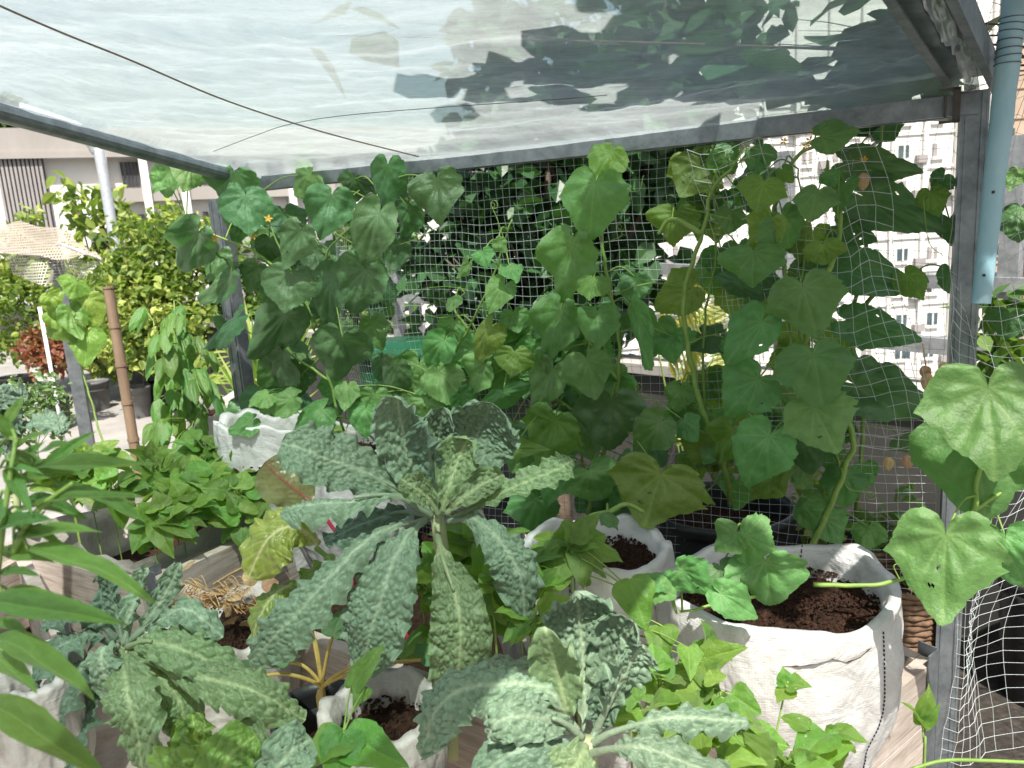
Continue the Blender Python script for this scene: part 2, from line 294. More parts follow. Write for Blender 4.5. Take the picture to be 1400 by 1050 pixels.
# ------------------------------------------------------------------ leaf meshes
def outline_leaf(pts, nr, na, veins, cup, droop, wave, seed, vw=.016, sec=7, rel=.02, ser=.012, sinus=True, fold=0, nser=17):
    """pts: right half outline from base to tip, petiole at the origin, tip at (0,1)."""
    rnd = random.Random(seed)
    half = catmull([(x, y, 0) for x, y in pts], na//2)
    if sinus == 'ang':
        k_ = len(pts)-1; lin = [V((*pts[min(int(i/(na//2)*k_), k_-1)], 0)).lerp(V((*pts[min(int(i/(na//2)*k_)+1, k_)], 0)), i/(na//2)*k_-min(int(i/(na//2)*k_), k_-1)) for i in range(na//2+1)]
        half = [a_.lerp(b_, .75) for a_, b_ in zip(half, lin)]
    out = [(p.x, p.y) for p in half] + [(-p.x*(1+rnd.uniform(-.06, .06)), p.y) for p in half[-2:0:-1]]
    n = len(out); vs = []; at = []; org = (0, .0)
    ph = [rnd.uniform(0, 6.3) for _ in range(4)]
    for i in range(nr+1):
        t = i/nr
        for k in range(n):
            x, y = out[k]; jt = 1+.09*noise.noise(V((x*2.2+seed*3.1, y*2.2, 7)))+.04*noise.noise(V((x*6, y*6, seed*1.7))); x *= jt; y *= jt
            if ser and t > .9:
                q = 1+ser*(((k*nser/n*2) % 1)-.5)*2; x *= q; y = y*q
            x *= t; y = org[1]+(y-org[1])*t
            vn = 0; best = 9; bs_ = 0
            for (vx, vy) in veins:
                L_ = hypot(vx, vy); s = (x*vx+y*vy)/L_; d = abs(x*vy-y*vx)/L_
                if s > 0:
                    a = exp(-(d/(vw*(1.25-.8*s/L_)))**2) if s < L_ else 0; vn = max(vn, a)
                    if d < best: best = d; bs_ = s
            sv = abs(((bs_-best*.9)*sec) % 1-.5)*2; sv = max(0, 1-(1-sv)*5)*(.6 if best < .5 else 0)
            vn = max(vn, sv*.75)
            r = hypot(x, y)
            z = rel*(1-vn)*min(1, best*9)*min(1, r*3) - cup*x*x - droop*max(0, y)**2*(.6+.4*y) + fold*abs(x)
            z += wave*sin(5*atan2(x, y+.2)+ph[0])*t*t*r + wave*.7*noise.noise(V((x*2.3+seed, y*2.3, 0)))*2
            z += .02*noise.noise(V((x*7+seed, y*7, 3)))*min(1, r*4)
            vs.append((x, y, z)); at.append(vn)
    fs = [(i*n+k, (i+1)*n+k, (i+1)*n+(k+1) % n, i*n+(k+1) % n) for i in range(1, nr) for k in range(n)]
    fs += [(0, n+k, n+(k+1) % n) for k in range(n)]
    if seed % 3 == 0:
        hs_ = [(rnd.uniform(-.4, .4), rnd.uniform(0, .6), rnd.uniform(.008, .022)) for _ in range(2)]+[(rnd.choice([-.62, .62]), rnd.uniform(.1, .4), .05)]
        fs = [f for f in fs if not any(hypot(vs[f[0]][0]-a, vs[f[0]][1]-b) < c for a, b, c in hs_)]
    mb = MB(); mb.add(vs, fs, at); return mb
CU = [(0, .0), (.02, -.1), (.1, -.22), (.25, -.28), (.42, -.22), (.54, -.08), (.61, .1), (.69, .27), (.5, .48), (.36, .64), (.19, .84), (0, 1.0)]
CU2 = [(0, .0), (.03, -.13), (.13, -.25), (.3, -.27), (.47, -.17), (.62, .02), (.645, .2), (.66, .34), (.46, .56), (.3, .72), (.13, .9), (0, 1.0)]
CV = [(0, 1), (.63, .27), (-.63, .27), (.3, .62), (-.3, .62), (.52, -.1), (-.52, -.1), (.2, -.27), (-.2, -.27)]
LM = {}
def leafmesh(kind, i, mk):
    key = (kind, i, mk)
    if key in LM: return LM[key]
    rnd = random.Random(hash((kind, i)) if False else i*13+len(kind))
    if kind == 'cuke':
        mb = outline_leaf(CU if i % 2 == 0 else CU2, 26, 88, CV, rnd.uniform(-.15, .45), rnd.uniform(.05, .42), rnd.uniform(.06, .13), i+3, rel=.034, fold=rnd.choice([0, .12, -.1]), sinus='ang', ser=.02)
    elif kind == 'bean':
        pt = [(0, 0), (.1, -.06), (.3, -.04), (.43, .1), (.45, .25), (.38, .45), (.26, .66), (.12, .86), (0, 1)]
        mb = outline_leaf(pt, 14, 44, [(0, 1), (.4, .45), (-.4, .45), (.35, .1), (-.35, .1)], rnd.uniform(-.2, .3), rnd.uniform(.1, .4), .06, i+30, sec=8, rel=.02, ser=0, fold=rnd.choice([0, .3, .15]))
    elif kind == 'lance':
        pt = [(0, 0), (.05, .02), (.14, .12), (.2, .3), (.2, .45), (.15, .65), (.07, .85), (.015, .96), (0, 1)]
        mb = outline_leaf(pt, 14, 44, [(0, 1)], .5, rnd.uniform(.1, .35), .05, i+50, sec=8, rel=.012, ser=0, fold=.35, vw=.012)
    elif kind == 'oval':
        pt = [(0, 0), (.1, .03), (.24, .16), (.3, .36), (.28, .56), (.2, .76), (.09, .92), (0, 1)]
        mb = outline_leaf(pt, 10, 36, [(0, 1)], .8, rnd.uniform(.2, .5), .04, i+70, sec=7, rel=.03, ser=0, fold=-.1)
    me = mb.mesh(kind+'_leaf', smooth=True, mat=M[mk]); LM[key] = me; return me
def place_leaf(th, kind, A, T, wid, N=None, mk='cuke', var=None, yaw=0, base_w=None, label=None):
    A, T = V(A), V(T); Y = (T-A); L_ = Y.length; Y.normalize()
    if N is None: N = (CAM-A).normalized()+V((0, 0, .25))
    N = (V(N)-Y*V(N).dot(Y)).normalized(); X = Y.cross(N).normalized()
    if yaw: R = Matrix.Rotation(yaw, 3, Y); N = R@N; X = R@X
    bw = {'cuke': 1.25, 'bean': .9, 'lance': .4, 'oval': .6}[kind]; sx = wid/bw
    i = var if var is not None else random.randrange(8)
    mm = Matrix.Identity(4)
    for r_ in range(3): mm[r_][0] = X[r_]*sx; mm[r_][1] = Y[r_]*L_; mm[r_][2] = N[r_]*(sx+L_)/2; mm[r_][3] = A[r_]
    return inst('leaf', leafmesh(kind, i, mk), mm, th, label)
# ------------------------------------------------------------------ the setting
mb = MB(); mb.add([(-600, -300, -22), (600, -300, -22), (600, 1200, -22), (-600, 1200, -22)], [(0, 1, 2, 3)])
single(mb, 'ground', M['asphalt'], 'city ground far below the rooftop', 'ground', kind='structure')
pA = P(537, 470, 5.0); pB = P(1300, 600, 2.6); pA.z = pB.z = 0
pd = (pB-pA).normalized(); pFar = pA-pd*14; pNear = pB+pd*3
pn = V((-pd.y, pd.x, 0)); pn = pn if pn.x > 0 else -pn
mb = MB()
top = [(pFar.x, pFar.y), (pNear.x, pNear.y), (pNear.x, -4), (-16, -4), (-16, pFar.y)]
n = len(top); mb.add([(x, y, 0) for x, y in top]+[(x, y, -22.0) for x, y in top], [tuple(range(n))[::-1]]+[(i, (i+1) % n, (i+1) % n+n, i+n) for i in range(n)])
single(mb, 'roof_terrace', M['concrete'], 'sunlit concrete terrace of the rooftop', 'floor', kind='structure')
mb = MB(); zt = .84
box(mb, pFar+pn*.0+V((0, 0, -.5)), pNear-pFar, pn*.14, V((0, 0, .5+zt)))
t = thing('parapet_wall', 'low grey rendered parapet wall behind the netting, with a coping coloured pale for its lit top edge', 'wall', pA)
mb.build('wall', M['parapet'], t)
mb = MB(); box(mb, pFar-pn*.03+V((0, 0, zt+.001)), pNear-pFar, pn*.2, V((0, 0, .045))); mb.build('coping', M['fascia'], t)  # pale tone stands for the lit top edge of the wall
t = thing('railing', 'grey metal railing with two horizontal bars behind the netting', 'railing', pA)
RAP = [((430, 350, 5.4), (1440, 402, 2.45), .025), ((430, 400, 5.4), (1440, 499, 2.45), .03)]
ends = []
for a, b, r_ in RAP:
    mb = MB(); a3, b3 = P(*a), P(*b); ends.append((a3, b3)); X = (b3-a3).normalized(); Y = X.cross(V((0, 0, 1))).normalized()
    box(mb, a3-Y*r_, b3-a3, Y*r_*1.6, V((0, 0, r_*1.9))); mb.build('bar', M['rail'], t)
for s_ in (.03, .2, .38, .58, .79, .97):
    p = ends[0][0].lerp(ends[0][1], s_)+pn*.03; mb = MB(); cbox(mb, (p.x, p.y, (p.z+.85)/2+.25), .06, .06, p.z+.5-.85+.0, pd, pn); mb.build('post', M['rail'], t)
# ------------------------------------------------------------------ leaf clouds
def leafquad(vs, fs, at, p, size, rnd, asp=.45, up=.4, tone=None, hang=.3):
    n_ = V((rnd.gauss(0, 1), rnd.gauss(0, 1), rnd.gauss(0, 1)+up*2)).normalized()
    y = V((rnd.gauss(0, 1), rnd.gauss(0, 1), rnd.gauss(0, 1)-hang*2)); y = (y-n_*y.dot(n_)).normalized(); x = y.cross(n_)
    s = size*rnd.uniform(.6, 1.25); k = len(vs); c = rnd.random() if tone is None else tone
    q = [(0, 0, 0), (asp*.75, .3, .06), (asp*.7, .62, .03), (0, 1, -.12), (-asp*.7, .62, .03), (-asp*.75, .3, .06), (0, .45, -.05)]
    for a, b, d in q: vs.append(p+x*(a*s)+y*(b*s)+n_*(d*s))
    fs += [(k, k+1, k+6), (k+1, k+2, k+6), (k+2, k+3, k+6), (k+3, k+4, k+6), (k+4, k+5, k+6), (k+5, k, k+6)]; at += [c]*7
def cloud(blobs, count, size, seed, asp=.45, up=.4, clump=True, hang=.3):
    rnd = random.Random(seed); vs = []; fs = []; at = []
    W = [b[1]**2.2 for b in blobs]; tot = sum(W)
    for (c, r_), w_ in zip(blobs, W):
        k = int(count*w_/tot); j = 0
        while j < k:
            d = V((rnd.gauss(0, 1), rnd.gauss(0, 1), rnd.gauss(0, 1))).normalized()*(r_*rnd.random()**.42)
            q = c+d; tn = noise.noise(q*(2.2/r_*.35))
            if clump and tn < -.28: j += .34; continue
            base = min(1, max(0, .5+tn*.9+rnd.uniform(-.3, .3)))
            for _ in range(rnd.randint(2, 4)):
                leafquad(vs, fs, at, q+V((rnd.uniform(-1, 1), rnd.uniform(-1, 1), rnd.uniform(-1, 1)))*size*.7, size, rnd, asp, up, min(1, max(0, base+rnd.uniform(-.12, .12))), hang); j += 1
    m2 = MB(); m2.add(vs, fs, at); return m2
def woody(base, blobs, r_, seed, nb=3, ff=.45):
    rnd = random.Random(seed); m2 = MB(); fork = base+(sum((b[0] for b in blobs), V((0, 0, 0)))/len(blobs)-base)*ff
    tube(m2, [base, base.lerp(fork, .5)+V((rnd.uniform(-.1, .1), rnd.uniform(-.1, .1), 0))*r_*8, fork], (r_, r_*.7), 8, 8)
    for c, rr in blobs:
        tube(m2, [fork, fork.lerp(c, .5)+V((rnd.uniform(-1, 1), rnd.uniform(-1, 1), rnd.uniform(0, 1)))*rr*.25, c], (r_*.55, r_*.18), 6, 8)
        for _ in range(nb):
            e = c+V((rnd.gauss(0, 1), rnd.gauss(0, 1), rnd.gauss(0, 1))).normalized()*rr*.85
            s0 = fork.lerp(c, rnd.uniform(.5, 1)); tube(m2, [s0, s0.lerp(e, .5)+V((0, 0, rr*.15)), e], (r_*.25, r_*.07), 5, 5)
    return m2
def PB(l): return [(P(x, y, d), r_*d/F) for x, y, d, r_ in l]
def tree(name, label, cat, base, blobs, count, size, mk, seed, r_=.05, group=None, asp=.45, hang=.3, bark='bark', foliage='crown'):
    B = PB(blobs); t_ = thing(name, label, cat, base, group)
    woody(base, B, r_, seed).build('trunk' if cat == 'tree' else 'stem', M[bark], t_, True)
    cloud(B, count, size, seed, asp, hang=hang).build(foliage, M[mk], t_); return t_
b0 = P(760, 560, 3.9); b0.z = 0
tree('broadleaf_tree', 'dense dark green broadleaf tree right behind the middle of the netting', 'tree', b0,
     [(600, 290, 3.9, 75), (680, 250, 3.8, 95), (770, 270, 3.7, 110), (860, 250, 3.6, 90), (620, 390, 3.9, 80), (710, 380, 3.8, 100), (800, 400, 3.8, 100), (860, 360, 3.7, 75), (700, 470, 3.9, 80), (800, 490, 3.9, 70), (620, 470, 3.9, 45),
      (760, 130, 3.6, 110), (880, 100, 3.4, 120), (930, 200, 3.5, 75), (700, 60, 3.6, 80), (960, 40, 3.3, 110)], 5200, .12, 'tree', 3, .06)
# left background shrubs
def gz(x, y): return Zp(x, y, 0)
bushes = [((200, 545), 7.6, [(185, 345, 7.4, 48), (240, 350, 7.4, 60), (180, 410, 7.3, 60), (250, 425, 7.3, 70), (210, 475, 7.3, 55), (155, 380, 7.4, 35), (285, 330, 7.5, 38), (225, 305, 7.5, 30)], 5200, .085, 'bush', 'large sunlit citrus shrub with small yellow-green leaves behind the bamboo post', 'citrus_shrub'),
          ((130, 530), 8.3, [(120, 400, 8.2, 45), (110, 450, 8.2, 45), (150, 480, 8.2, 40), (85, 430, 8.2, 30), (165, 440, 8.2, 40)], 2600, .09, 'bush', 'yellow-green shrub between the white pole and the bamboo post', 'leafy_shrub'),
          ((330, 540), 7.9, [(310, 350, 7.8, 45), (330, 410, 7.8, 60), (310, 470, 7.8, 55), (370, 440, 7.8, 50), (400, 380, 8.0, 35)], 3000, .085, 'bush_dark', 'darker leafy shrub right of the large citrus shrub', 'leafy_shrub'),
          ((60, 520), 8.8, [(30, 350, 9, 45), (60, 425, 8.8, 60), (10, 440, 8.8, 55), (90, 390, 8.9, 45), (20, 390, 9, 40), (40, 300, 9, 18), (130, 440, 8.9, 40)], 3800, .09, 'bush', 'broad green shrub behind the tan shade netting at far left', 'leafy_shrub'),
          ((140, 500), 9.5, [(100, 262, 9.6, 17), (142, 275, 9.6, 20), (120, 300, 9.6, 22), (155, 300, 9.6, 20), (130, 335, 9.6, 26), (185, 320, 9.6, 20)], 260, .19, 'bush', 'papaya plant with big lobed leaves rising above the shrubs', 'papaya_plant'),
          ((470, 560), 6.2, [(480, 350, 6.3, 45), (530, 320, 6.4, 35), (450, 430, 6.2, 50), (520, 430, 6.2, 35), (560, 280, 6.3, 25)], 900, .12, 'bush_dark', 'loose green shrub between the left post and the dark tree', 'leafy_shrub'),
          ((70, 530), 7.0, [(60, 490, 7.0, 28), (90, 475, 7.0, 25), (72, 460, 7.1, 22), (45, 470, 7, 20)], 900, .07, 'croton', 'red-leaved croton near the white pole', 'croton_plant')]
for i, (bp_, d, bl, cnt, sz, mk, lab, nm) in enumerate(bushes):
    bs_ = P(bp_[0], bp_[1], d); bs_.z = .25
    t_ = tree(nm, lab, 'shrub', bs_, bl, cnt, sz, mk, 20+i, .03, asp=.4, foliage='foliage')
    if nm == 'leafy_shrub' or nm == 'papaya_plant': t_['group'] = 'shrubs in the left background'
def pot(c, r1, r2, h, mk, label, name='plant_pot', cat='pot', group=None, soil=True, rimw=.012, rings=0):
    t_ = thing(name, label, cat, c, group); mb = MB(); c = V(c); n = 40
    prof = [(r2*.98, 0), (r2, .01), (r1*.97, h-.03), (r1*1.03, h-.028), (r1*1.04, h), (r1*.98, h+.003), (r1*.95, h-.02), (r1*.93, h-.09)]
    if rings:
        prof = [(r2, 0)]+[(r2+(r1-r2)*k/rings+(.006 if k % 2 else 0), h*k/rings) for k in range(1, rings)]+prof[2:]
    grid(mb, len(prof)-1, n, lambda u, v: c+V((cos(v*2*pi)*prof[round(u*(len(prof)-1))][0], sin(v*2*pi)*prof[round(u*(len(prof)-1))][0], prof[round(u*(len(prof)-1))][1])))
    mb.build('body', M[mk], t_, True)
    if soil: soil_disc(c+V((0, 0, h-.07)), r1*.95, t_, 5)
    return t_
def soil_disc(c, r_, par, seed, squash=None, chips=0):
    mb = MB(); n = 44; nr = 12; vs = []; rnd = random.Random(seed)
    for i in range(nr+1):
        for k in range(n):
            a = 2*pi*k/n; rr = r_*i/nr*(squash(a) if squash else 1); x, y = cos(a)*rr, sin(a)*rr
            vs.append(c+V((x, y, .02*noise.noise(V((x*14+seed, y*14, 0)))+.012*noise.noise(V((x*50, y*50, seed))))))
    fs = [(i*n+k, (i+1)*n+k, (i+1)*n+(k+1) % n, i*n+(k+1) % n) for i in range(nr) for k in range(n)]; mb.add(vs, fs)
    for _ in range(chips):
        a = rnd.uniform(0, 6.3); rr = r_*.95*sqrt(rnd.random()); p = c+V((cos(a)*rr, sin(a)*rr, .012)); s = rnd.uniform(.0012, .0042)
        d = V((rnd.gauss(0, 1), rnd.gauss(0, 1), rnd.gauss(0, .4))).normalized(); e = d.orthogonal().normalized(); g = d.cross(e)
        mb.add([p+d*s*1.8, p-d*s*1.5, p+e*s, p-e*s*.8, p+g*s*.7, p-g*s*.7], [(0, 2, 4), (2, 1, 4), (1, 3, 4), (3, 0, 4), (2, 0, 5), (1, 2, 5), (3, 1, 5), (0, 3, 5)])
    return mb.build('soil', M['soil'], par)
for i, (x, y, d, rp, lab) in enumerate([(187, 540, 7.4, 19, 'grey plastic pot under the large citrus shrub'), (222, 538, 7.6, 20, 'dark pot right of the grey pot under the citrus shrub'), (130, 530, 7.9, 18, 'grey pot left of the bamboo post'), (20, 520, 8.6, 24, 'dark pot at far left under the broad shrub'), (330, 545, 7.9, 20, 'dark pot under the darker shrub behind the left post'), (470, 560, 6.2, 26, 'dark pot of the loose shrub beyond the left post'), (72, 522, 7.0, 16, 'small pot holding the red croton')]):
    c = P(x, y, d); c.z = 0; pot(c, rp*d/F, rp*d/F*.78, .3, 'grey_pot' if i in (0, 2) else 'black', lab, group='pots on the terrace')
# ------------------------------------------------------------------ left building
fA = P(-420, 300, 21); fB = P(700, 300, 31); fA.z = fB.z = 0; fd = (fB-fA).normalized(); fn = V((fd.y, -fd.x, 0)); fn = fn if fn.y < 0 else -fn
def fz(x, y):
    v = P(x, y, 1)-CAM; q = CAM+v*((fA-CAM).dot(fn)/v.dot(fn)); return (q-fA).dot(fd), q.z
def frect(mb, s0, s1, z0, z1, o0, o1): box(mb, fA+fd*s0+fn*o0+V((0, 0, z0)), fd*(s1-s0), fn*(o1-o0), V((0, 0, z1-z0)))
zr = fz(70, 177)[1]; zf = fz(70, 216)[1]; s1_ = (fB-fA).length
t = thing('apartment_block', 'white apartment block with a brown-grey roof band across the left background', 'building', fA)
mb = MB(); frect(mb, 0, s1_, -22, zf, -6, 0); mb.build('wall', M['white_wall'], t)
mb = MB(); frect(mb, -.5, s1_+.5, zf+.002, zr, -6.5, .35); frect(mb, -.5, s1_+.5, zf-.05, zf+.15, .352, .42); mb.build('roof', M['fascia'], t)
sl0, sl1 = fz(2, 260)[0], fz(66, 260)[0]; zl = fz(30, 345)[1]
lv = MB(); frect(lv, sl0, sl1, zl, zf-.02, .002, .06); l0 = lv.build('louvre_panel', M['dark_in'], t)
lv = MB(); k = 11
for i in range(k): a = sl0+(sl1-sl0)*(i+.12)/k; frect(lv, a, a+(sl1-sl0)/k*.62, zl, zf-.05, .062, .3)
lv.build('louvre', M['louvre'], l0)
sw = fz(150, 240)[0]; pitch = fz(205, 250)[0]-sw; zw1, zw0 = fz(170, 222)[1], fz(175, 256)[1]; gap = zw1-zw0
cols = MB()
for i in range(9):
    s = sw+pitch*i; frect(cols, s-.25, s+.0, -22, zf if i < 2 else zf-.9, .002, .5)
    for j in range(4):
        zb = zw0-j*(gap+.9)
        wt = MB(); frect(wt, s+.35, s+pitch-.35, zb, zb+gap, .003, .06); wo = wt.build('window', M['glass'], t)
        fm = MB()
        for q in (.0, .3, .52, .76, .97): a = s+.35+(pitch-.7)*q; frect(fm, a, a+.07, zb, zb+gap, .062, .12)
        fm.build('frame', M['dark_in'], wo)
        if j == 1 and i in (0, 3, 6):
            cu = MB(); frect(cu, s+.5, s+pitch*.45, zb+.05, zb+gap-.05, .063, .08); cu.build('curtain', M['teal'], wo)
        lb = MB(); frect(lb, s, s+pitch-.25, zb-.5, zb-.06, .002, .35); lb.build('sill', M['fascia'], wo)
cols.build('column', M['white_wall'], t)
# trees above that building
b2 = P(30, 350, 60); b2.z = -22
tree('distant_tree', 'dark tree top showing above the left roofline', 'tree', b2, [(10, 165, 60, 22), (25, 160, 60, 20), (-10, 160, 60, 25), (60, 176, 62, 8)], 900, .9, 'far', 41, .4)
# ------------------------------------------------------------------ right buildings
def tower(label, pl, pr, d0, d1, ztop, wm, nx, zs, wz, seed, group):
    a = P(pl, 300, d0); b = P(pr, 300, d1); a.z = b.z = 0; dd = (b-a).normalized(); nn = V((dd.y, -dd.x, 0)); nn = nn if nn.y < 0 else -nn
    L_ = (b-a).length; t_ = thing('residential_tower', label, 'building', V((a.x, a.y, -22)), group)
    m1 = MB(); box(m1, a-nn*8+V((0, 0, -22)), dd*L_, nn*8, V((0, 0, 22+ztop))); m1.build('wall', M[wm], t_)
    pz = wz; k = 0; RT = random.Random(seed*7)
    m1 = MB()
    for i in range(nx+1): q = L_*i/nx; box(m1, a+dd*(q-.15)+nn*.004+V((0, 0, -21)), dd*.3, nn*.35, V((0, 0, 20.5+min(ztop, 20))))
    for j in range(12): box(m1, a+nn*.006+V((0, 0, min(ztop, 15)-1-pz*(j)-.45)), dd*L_, nn*.12, V((0, 0, .16)))
    m1.build('wall_rib', M[wm], t_)
    for j in range(int((ztop+18)/pz)):
        for i in range(nx):
            if k >= 96: break
            z = min(ztop, 15)-1.0-pz*(j+1)+.6; s = L_*(i+.22)/nx
            if z < -20: continue
            if RT.random() < .14: continue
            s += RT.uniform(-.25, .25); wf_ = RT.choice([.24, .34, .34, .5])
            w1 = MB(); box(w1, a+dd*s+nn*.002+V((0, 0, z)), dd*(L_/nx*wf_), nn*.05, V((0, 0, pz*.36))); wo = w1.build('window', M[RT.choice(['glass', 'glass', 'dark_in', 'louvre'])], t_)
            w2 = MB(); box(w2, a+dd*(s-.1)+nn*.003+V((0, 0, z-.3)), dd*(L_/nx*.4), nn*.2, V((0, 0, .15)))
            box(w2, a+dd*(s+L_/nx*.16)+nn*.053+V((0, 0, z)), dd*.12, nn*.04, V((0, 0, pz*.36))); w2.build('ledge', M[wm], wo); k += 1
            if RT.random() < .4: w3 = MB(); box(w3, a+dd*(s+L_/nx*.52)+nn*.01+V((0, 0, z-.5)), dd*.9, nn*.5, V((0, 0, .65))); w3.build('air_conditioner', M['louvre'], wo)
tower('tall white residential tower seen through the net at right', 960, 1345, 66, 66, 44, 'white_wall', 9, 0, 2.9, 1, 'towers across the street')
tower('tan residential tower at the right edge beyond the blue pipe', 1352, 1640, 85, 80, 26, 'tan_wall', 5, 0, 3.1, 2, 'towers across the street')
tower('lower white block behind the striped palm fronds', 640, 955, 58, 62, 2.2, 'white_wall', 7, 0, 3.0, 3, 'towers across the street')
mb = MB()
for i in range(5):
    a = P(1000+i*95, 476, 30-i*1.2); a.z = -4.5-(i % 2)*1.5; cbox(mb, a-V((0, 0, 9)), 4.6, 7, 18, (pd), pn)
single(mb, 'low_block', M['fascia'], 'row of low grey rooftops below the white tower', 'building')
# ------------------------------------------------------------------ canopy frame
def strut(mb, a, b, w_=.041, h_=.041, up=V((0, 0, 1)), side=None, th=.004, lip=.009, open_=-1):
    a, b = V(a), V(b); X = (b-a); Y = (side or X.cross(up)).normalized(); Zv = Y.cross(X).normalized(); Zv = Zv if Zv.dot(up) > 0 else -Zv
    cbase = a
    box(mb, cbase-Y*w_/2+Zv*(h_-th), X, Y*w_, Zv*th)              # web on top
    for s in (-1, 1):
        y0 = Y*(w_/2 if s > 0 else -w_/2-0); y0 = Y*(w_/2-th) if s > 0 else -Y*w_/2
        box(mb, cbase+y0, X, Y*th, Zv*(h_-th-.0002))
        box(mb, cbase+(Y*(w_/2-th-lip) if s > 0 else -Y*(w_/2-th))+Zv*.0003, X, Y*lip, Zv*th)
rN = Zp(1240, 0, PR.z+.055); rdir = (rN-PR); lN = Zp(-2, 143, PR.z+.10); ldir = lN-PL
RE = PR+rdir*3.3; LE = PL+ldir*2.6
frame = thing('canopy_frame', 'galvanised steel canopy frame of slotted struts carrying the clear roof sheet', 'canopy frame', V((PR.x, PR.y, 0)))
mb = MB(); strut(mb, PL-TD*-.0+V((0, 0, -.036)), PR+V((0, 0, -.04))-TD*.02, .046, .037); mb.build('rear_beam', M['steel'], frame)
mb = MB(); strut(mb, PR+rdir.normalized()*-.1+V((.012, 0, .006)), RE+V((.012, 0, .006)), .078, .05); mb.build('side_beam', M['steel'], frame)
mb = MB(); tube(mb, [PL-ldir*.03+V((0, 0, -.014)), LE+V((0, 0, -.014))], .019, 14); mb.build('side_beam', M['steel'], frame)
def vpost(x0, y0, d, ybot, w_, nm, th, mk='steel', zt_=None, zb=None):
    p = P(x0, y0, d); mb = MB(); z1 = zt_ or p.z; z0 = 0 if zb is None else zb
    q = MB(); X, Y = TD, TN
    for s in (-1, 1): box(q, V((p.x, p.y, z0))+X*(w_/2 if s > 0 else -w_/2)-Y*w_/2, X*(-.004*s), Y*w_, V((0, 0, z1-z0)))
    box(q, V((p.x, p.y, z0))-X*(w_/2-.0042)-Y*w_/2+Y*.001, X*(w_-.0084), Y*.004, V((0, 0, z1-z0-.001)))
    for s in (-1, 1): box(q, V((p.x, p.y, z0))+X*(w_/2-.0042 if s > 0 else -w_/2+.0042)+Y*(w_/2-.005), X*(-.011*s), Y*.004, V((0, 0, z1-z0-.002)))
    # pressed ribs along the web
    for s in (-.5, .5): box(q, V((p.x, p.y, z0))+X*(w_*.28*s*2-.002)-Y*(w_/2+.0015), X*.004, Y*.0024, V((0, 0, z1-z0-.003)))
    return q.build(nm, M[mk], th)
vpost(1333, 112, 1.415, 0, .046, 'post', frame, 'steel', PR.z+.003)
mb = MB(); q = P(1311, 146, 1.42)
box(mb, q-TN*.03-V((0, 0, .03)), TD*.012, TN*.004, V((0, 0, .062))); box(mb, q-TN*.03-V((0, 0, .03)), TD*.034, TN*.003, V((0, 0, .005))); box(mb, q-TN*.03+V((0, 0, .027)), TD*.034, TN*.003, V((0, 0, .005)))
box(mb, q-TN*.03-V((0, 0, .02))+TD*.022, TD*.004, TN*.012, V((0, 0, .04))); mb.build('bracket', M['wire'], frame)
vpost(303, 300, 2.32, 0, .046, 'post', frame, 'steel', PL.z-.04)
p = P(130, 205, 9.0); mb = MB(); e = p+V((-.07, -.1, .2))
tube(mb, [e+V((-.5, -.3, .25)), e+V((-.1, -.05, .08)), e, p, V((p.x+.05, p.y, p.z-.3)), V((p.x+.05, p.y, 0))], .062, 12, 50); 
single(mb, 'bent_pipe', M['steel_light'], 'thin grey steel pipe with a bent top in front of the white building', 'pipe', smooth=True)
# ------------------------------------------------------------------ clear roof sheet
def film_pt(u, v):      # u left to right, v rear to front
    a = PL.lerp(LE, v); b = PR.lerp(RE, v); q = a.lerp(b, u); q.z += .022-.034*max(0, 1-v*30)**.5-.03*max(0, 1-u*60)**.5; q = q+TN*.012*max(0, 1-v*30)
    sag = -.045*sin(pi*u)*sin(pi*min(1, v*1.3)+.15)
    wr = .012*noise.noise(V((u*3, v*16, 1)))+.007*noise.noise(V((u*9, v*34+u*6, 5)))+.003*noise.noise(V((u*60, v*60, 9)))
    q.z += sag+wr*min(1, v*12+.1); return q
mb = MB(); grid(mb, 150, 190, film_pt)
def flap(i, j):
    v = i; p = film_pt(1, v*.7); d = (V((1, .2, 0))).normalized()
    r_ = j*.035; return p+d*(r_+.004*noise.noise(V((v*22, j*3, 0))))+V((0, 0, .004+.006*sin(j*3)+.008*noise.noise(V((v*40, j*3, 4)))))
grid(mb, 90, 10, flap)
film = single(mb, 'roof_sheet', M['film'], 'crinkled clear greenhouse film stretched over the canopy frame', 'plastic sheet', smooth=True)
SUNP = []
mb = MB()
cp = [(-60, -22), (0, 8), (90, 47), (180, 83), (300, 134), (400, 168), (480, 191), (572, 214)]
def under(x, y, off=.015):     # point just below the sheet
    d = .3
    best = None
    v = P(x, y, 1)-CAM; n_ = (RE-PL).cross(LE-PL).normalized() if False else (PR-PL).cross(LE-PL).normalized()
    t_ = (PL+V((0, 0, .015-off))-CAM).dot(n_)/v.dot(n_); return CAM+v*t_
tube(mb, [under(x, y, .05) for x, y in cp], .0015, 6, 60)
single(mb, 'cord', M['cord'], 'dark twisted cord running diagonally under the roof sheet', 'cord', smooth=True)
ov = [(760, 50, .08), (870, 20, .11), (900, 75, .08), (1000, 40, .16), (1090, 85, .1), (1190, 50, .17), (1250, 110, .12), (1000, 110, .05), (1120, 10, .17), (1160, 120, .07), (700, 60, .06), (1300, 40, .14), (1230, 20, .14), (960, -50, .12), (1100, -80, .22), (1260, -90, .2), (1400, 60, .2), (1450, -60, .22), (480, 215, .05), (1360, 90, .1), (1180, 90, .16), (1290, 80, .13), (1150, 30, .18), (1240, 150, .08), (1200, -30, .2), (840, 50, .1), (640, 60, .04)]
OB = [(under(x, y, -.02)+sd*(.26+r_+.1*(i % 3)), r_) for i, (x, y, r_) in enumerate(ov)]
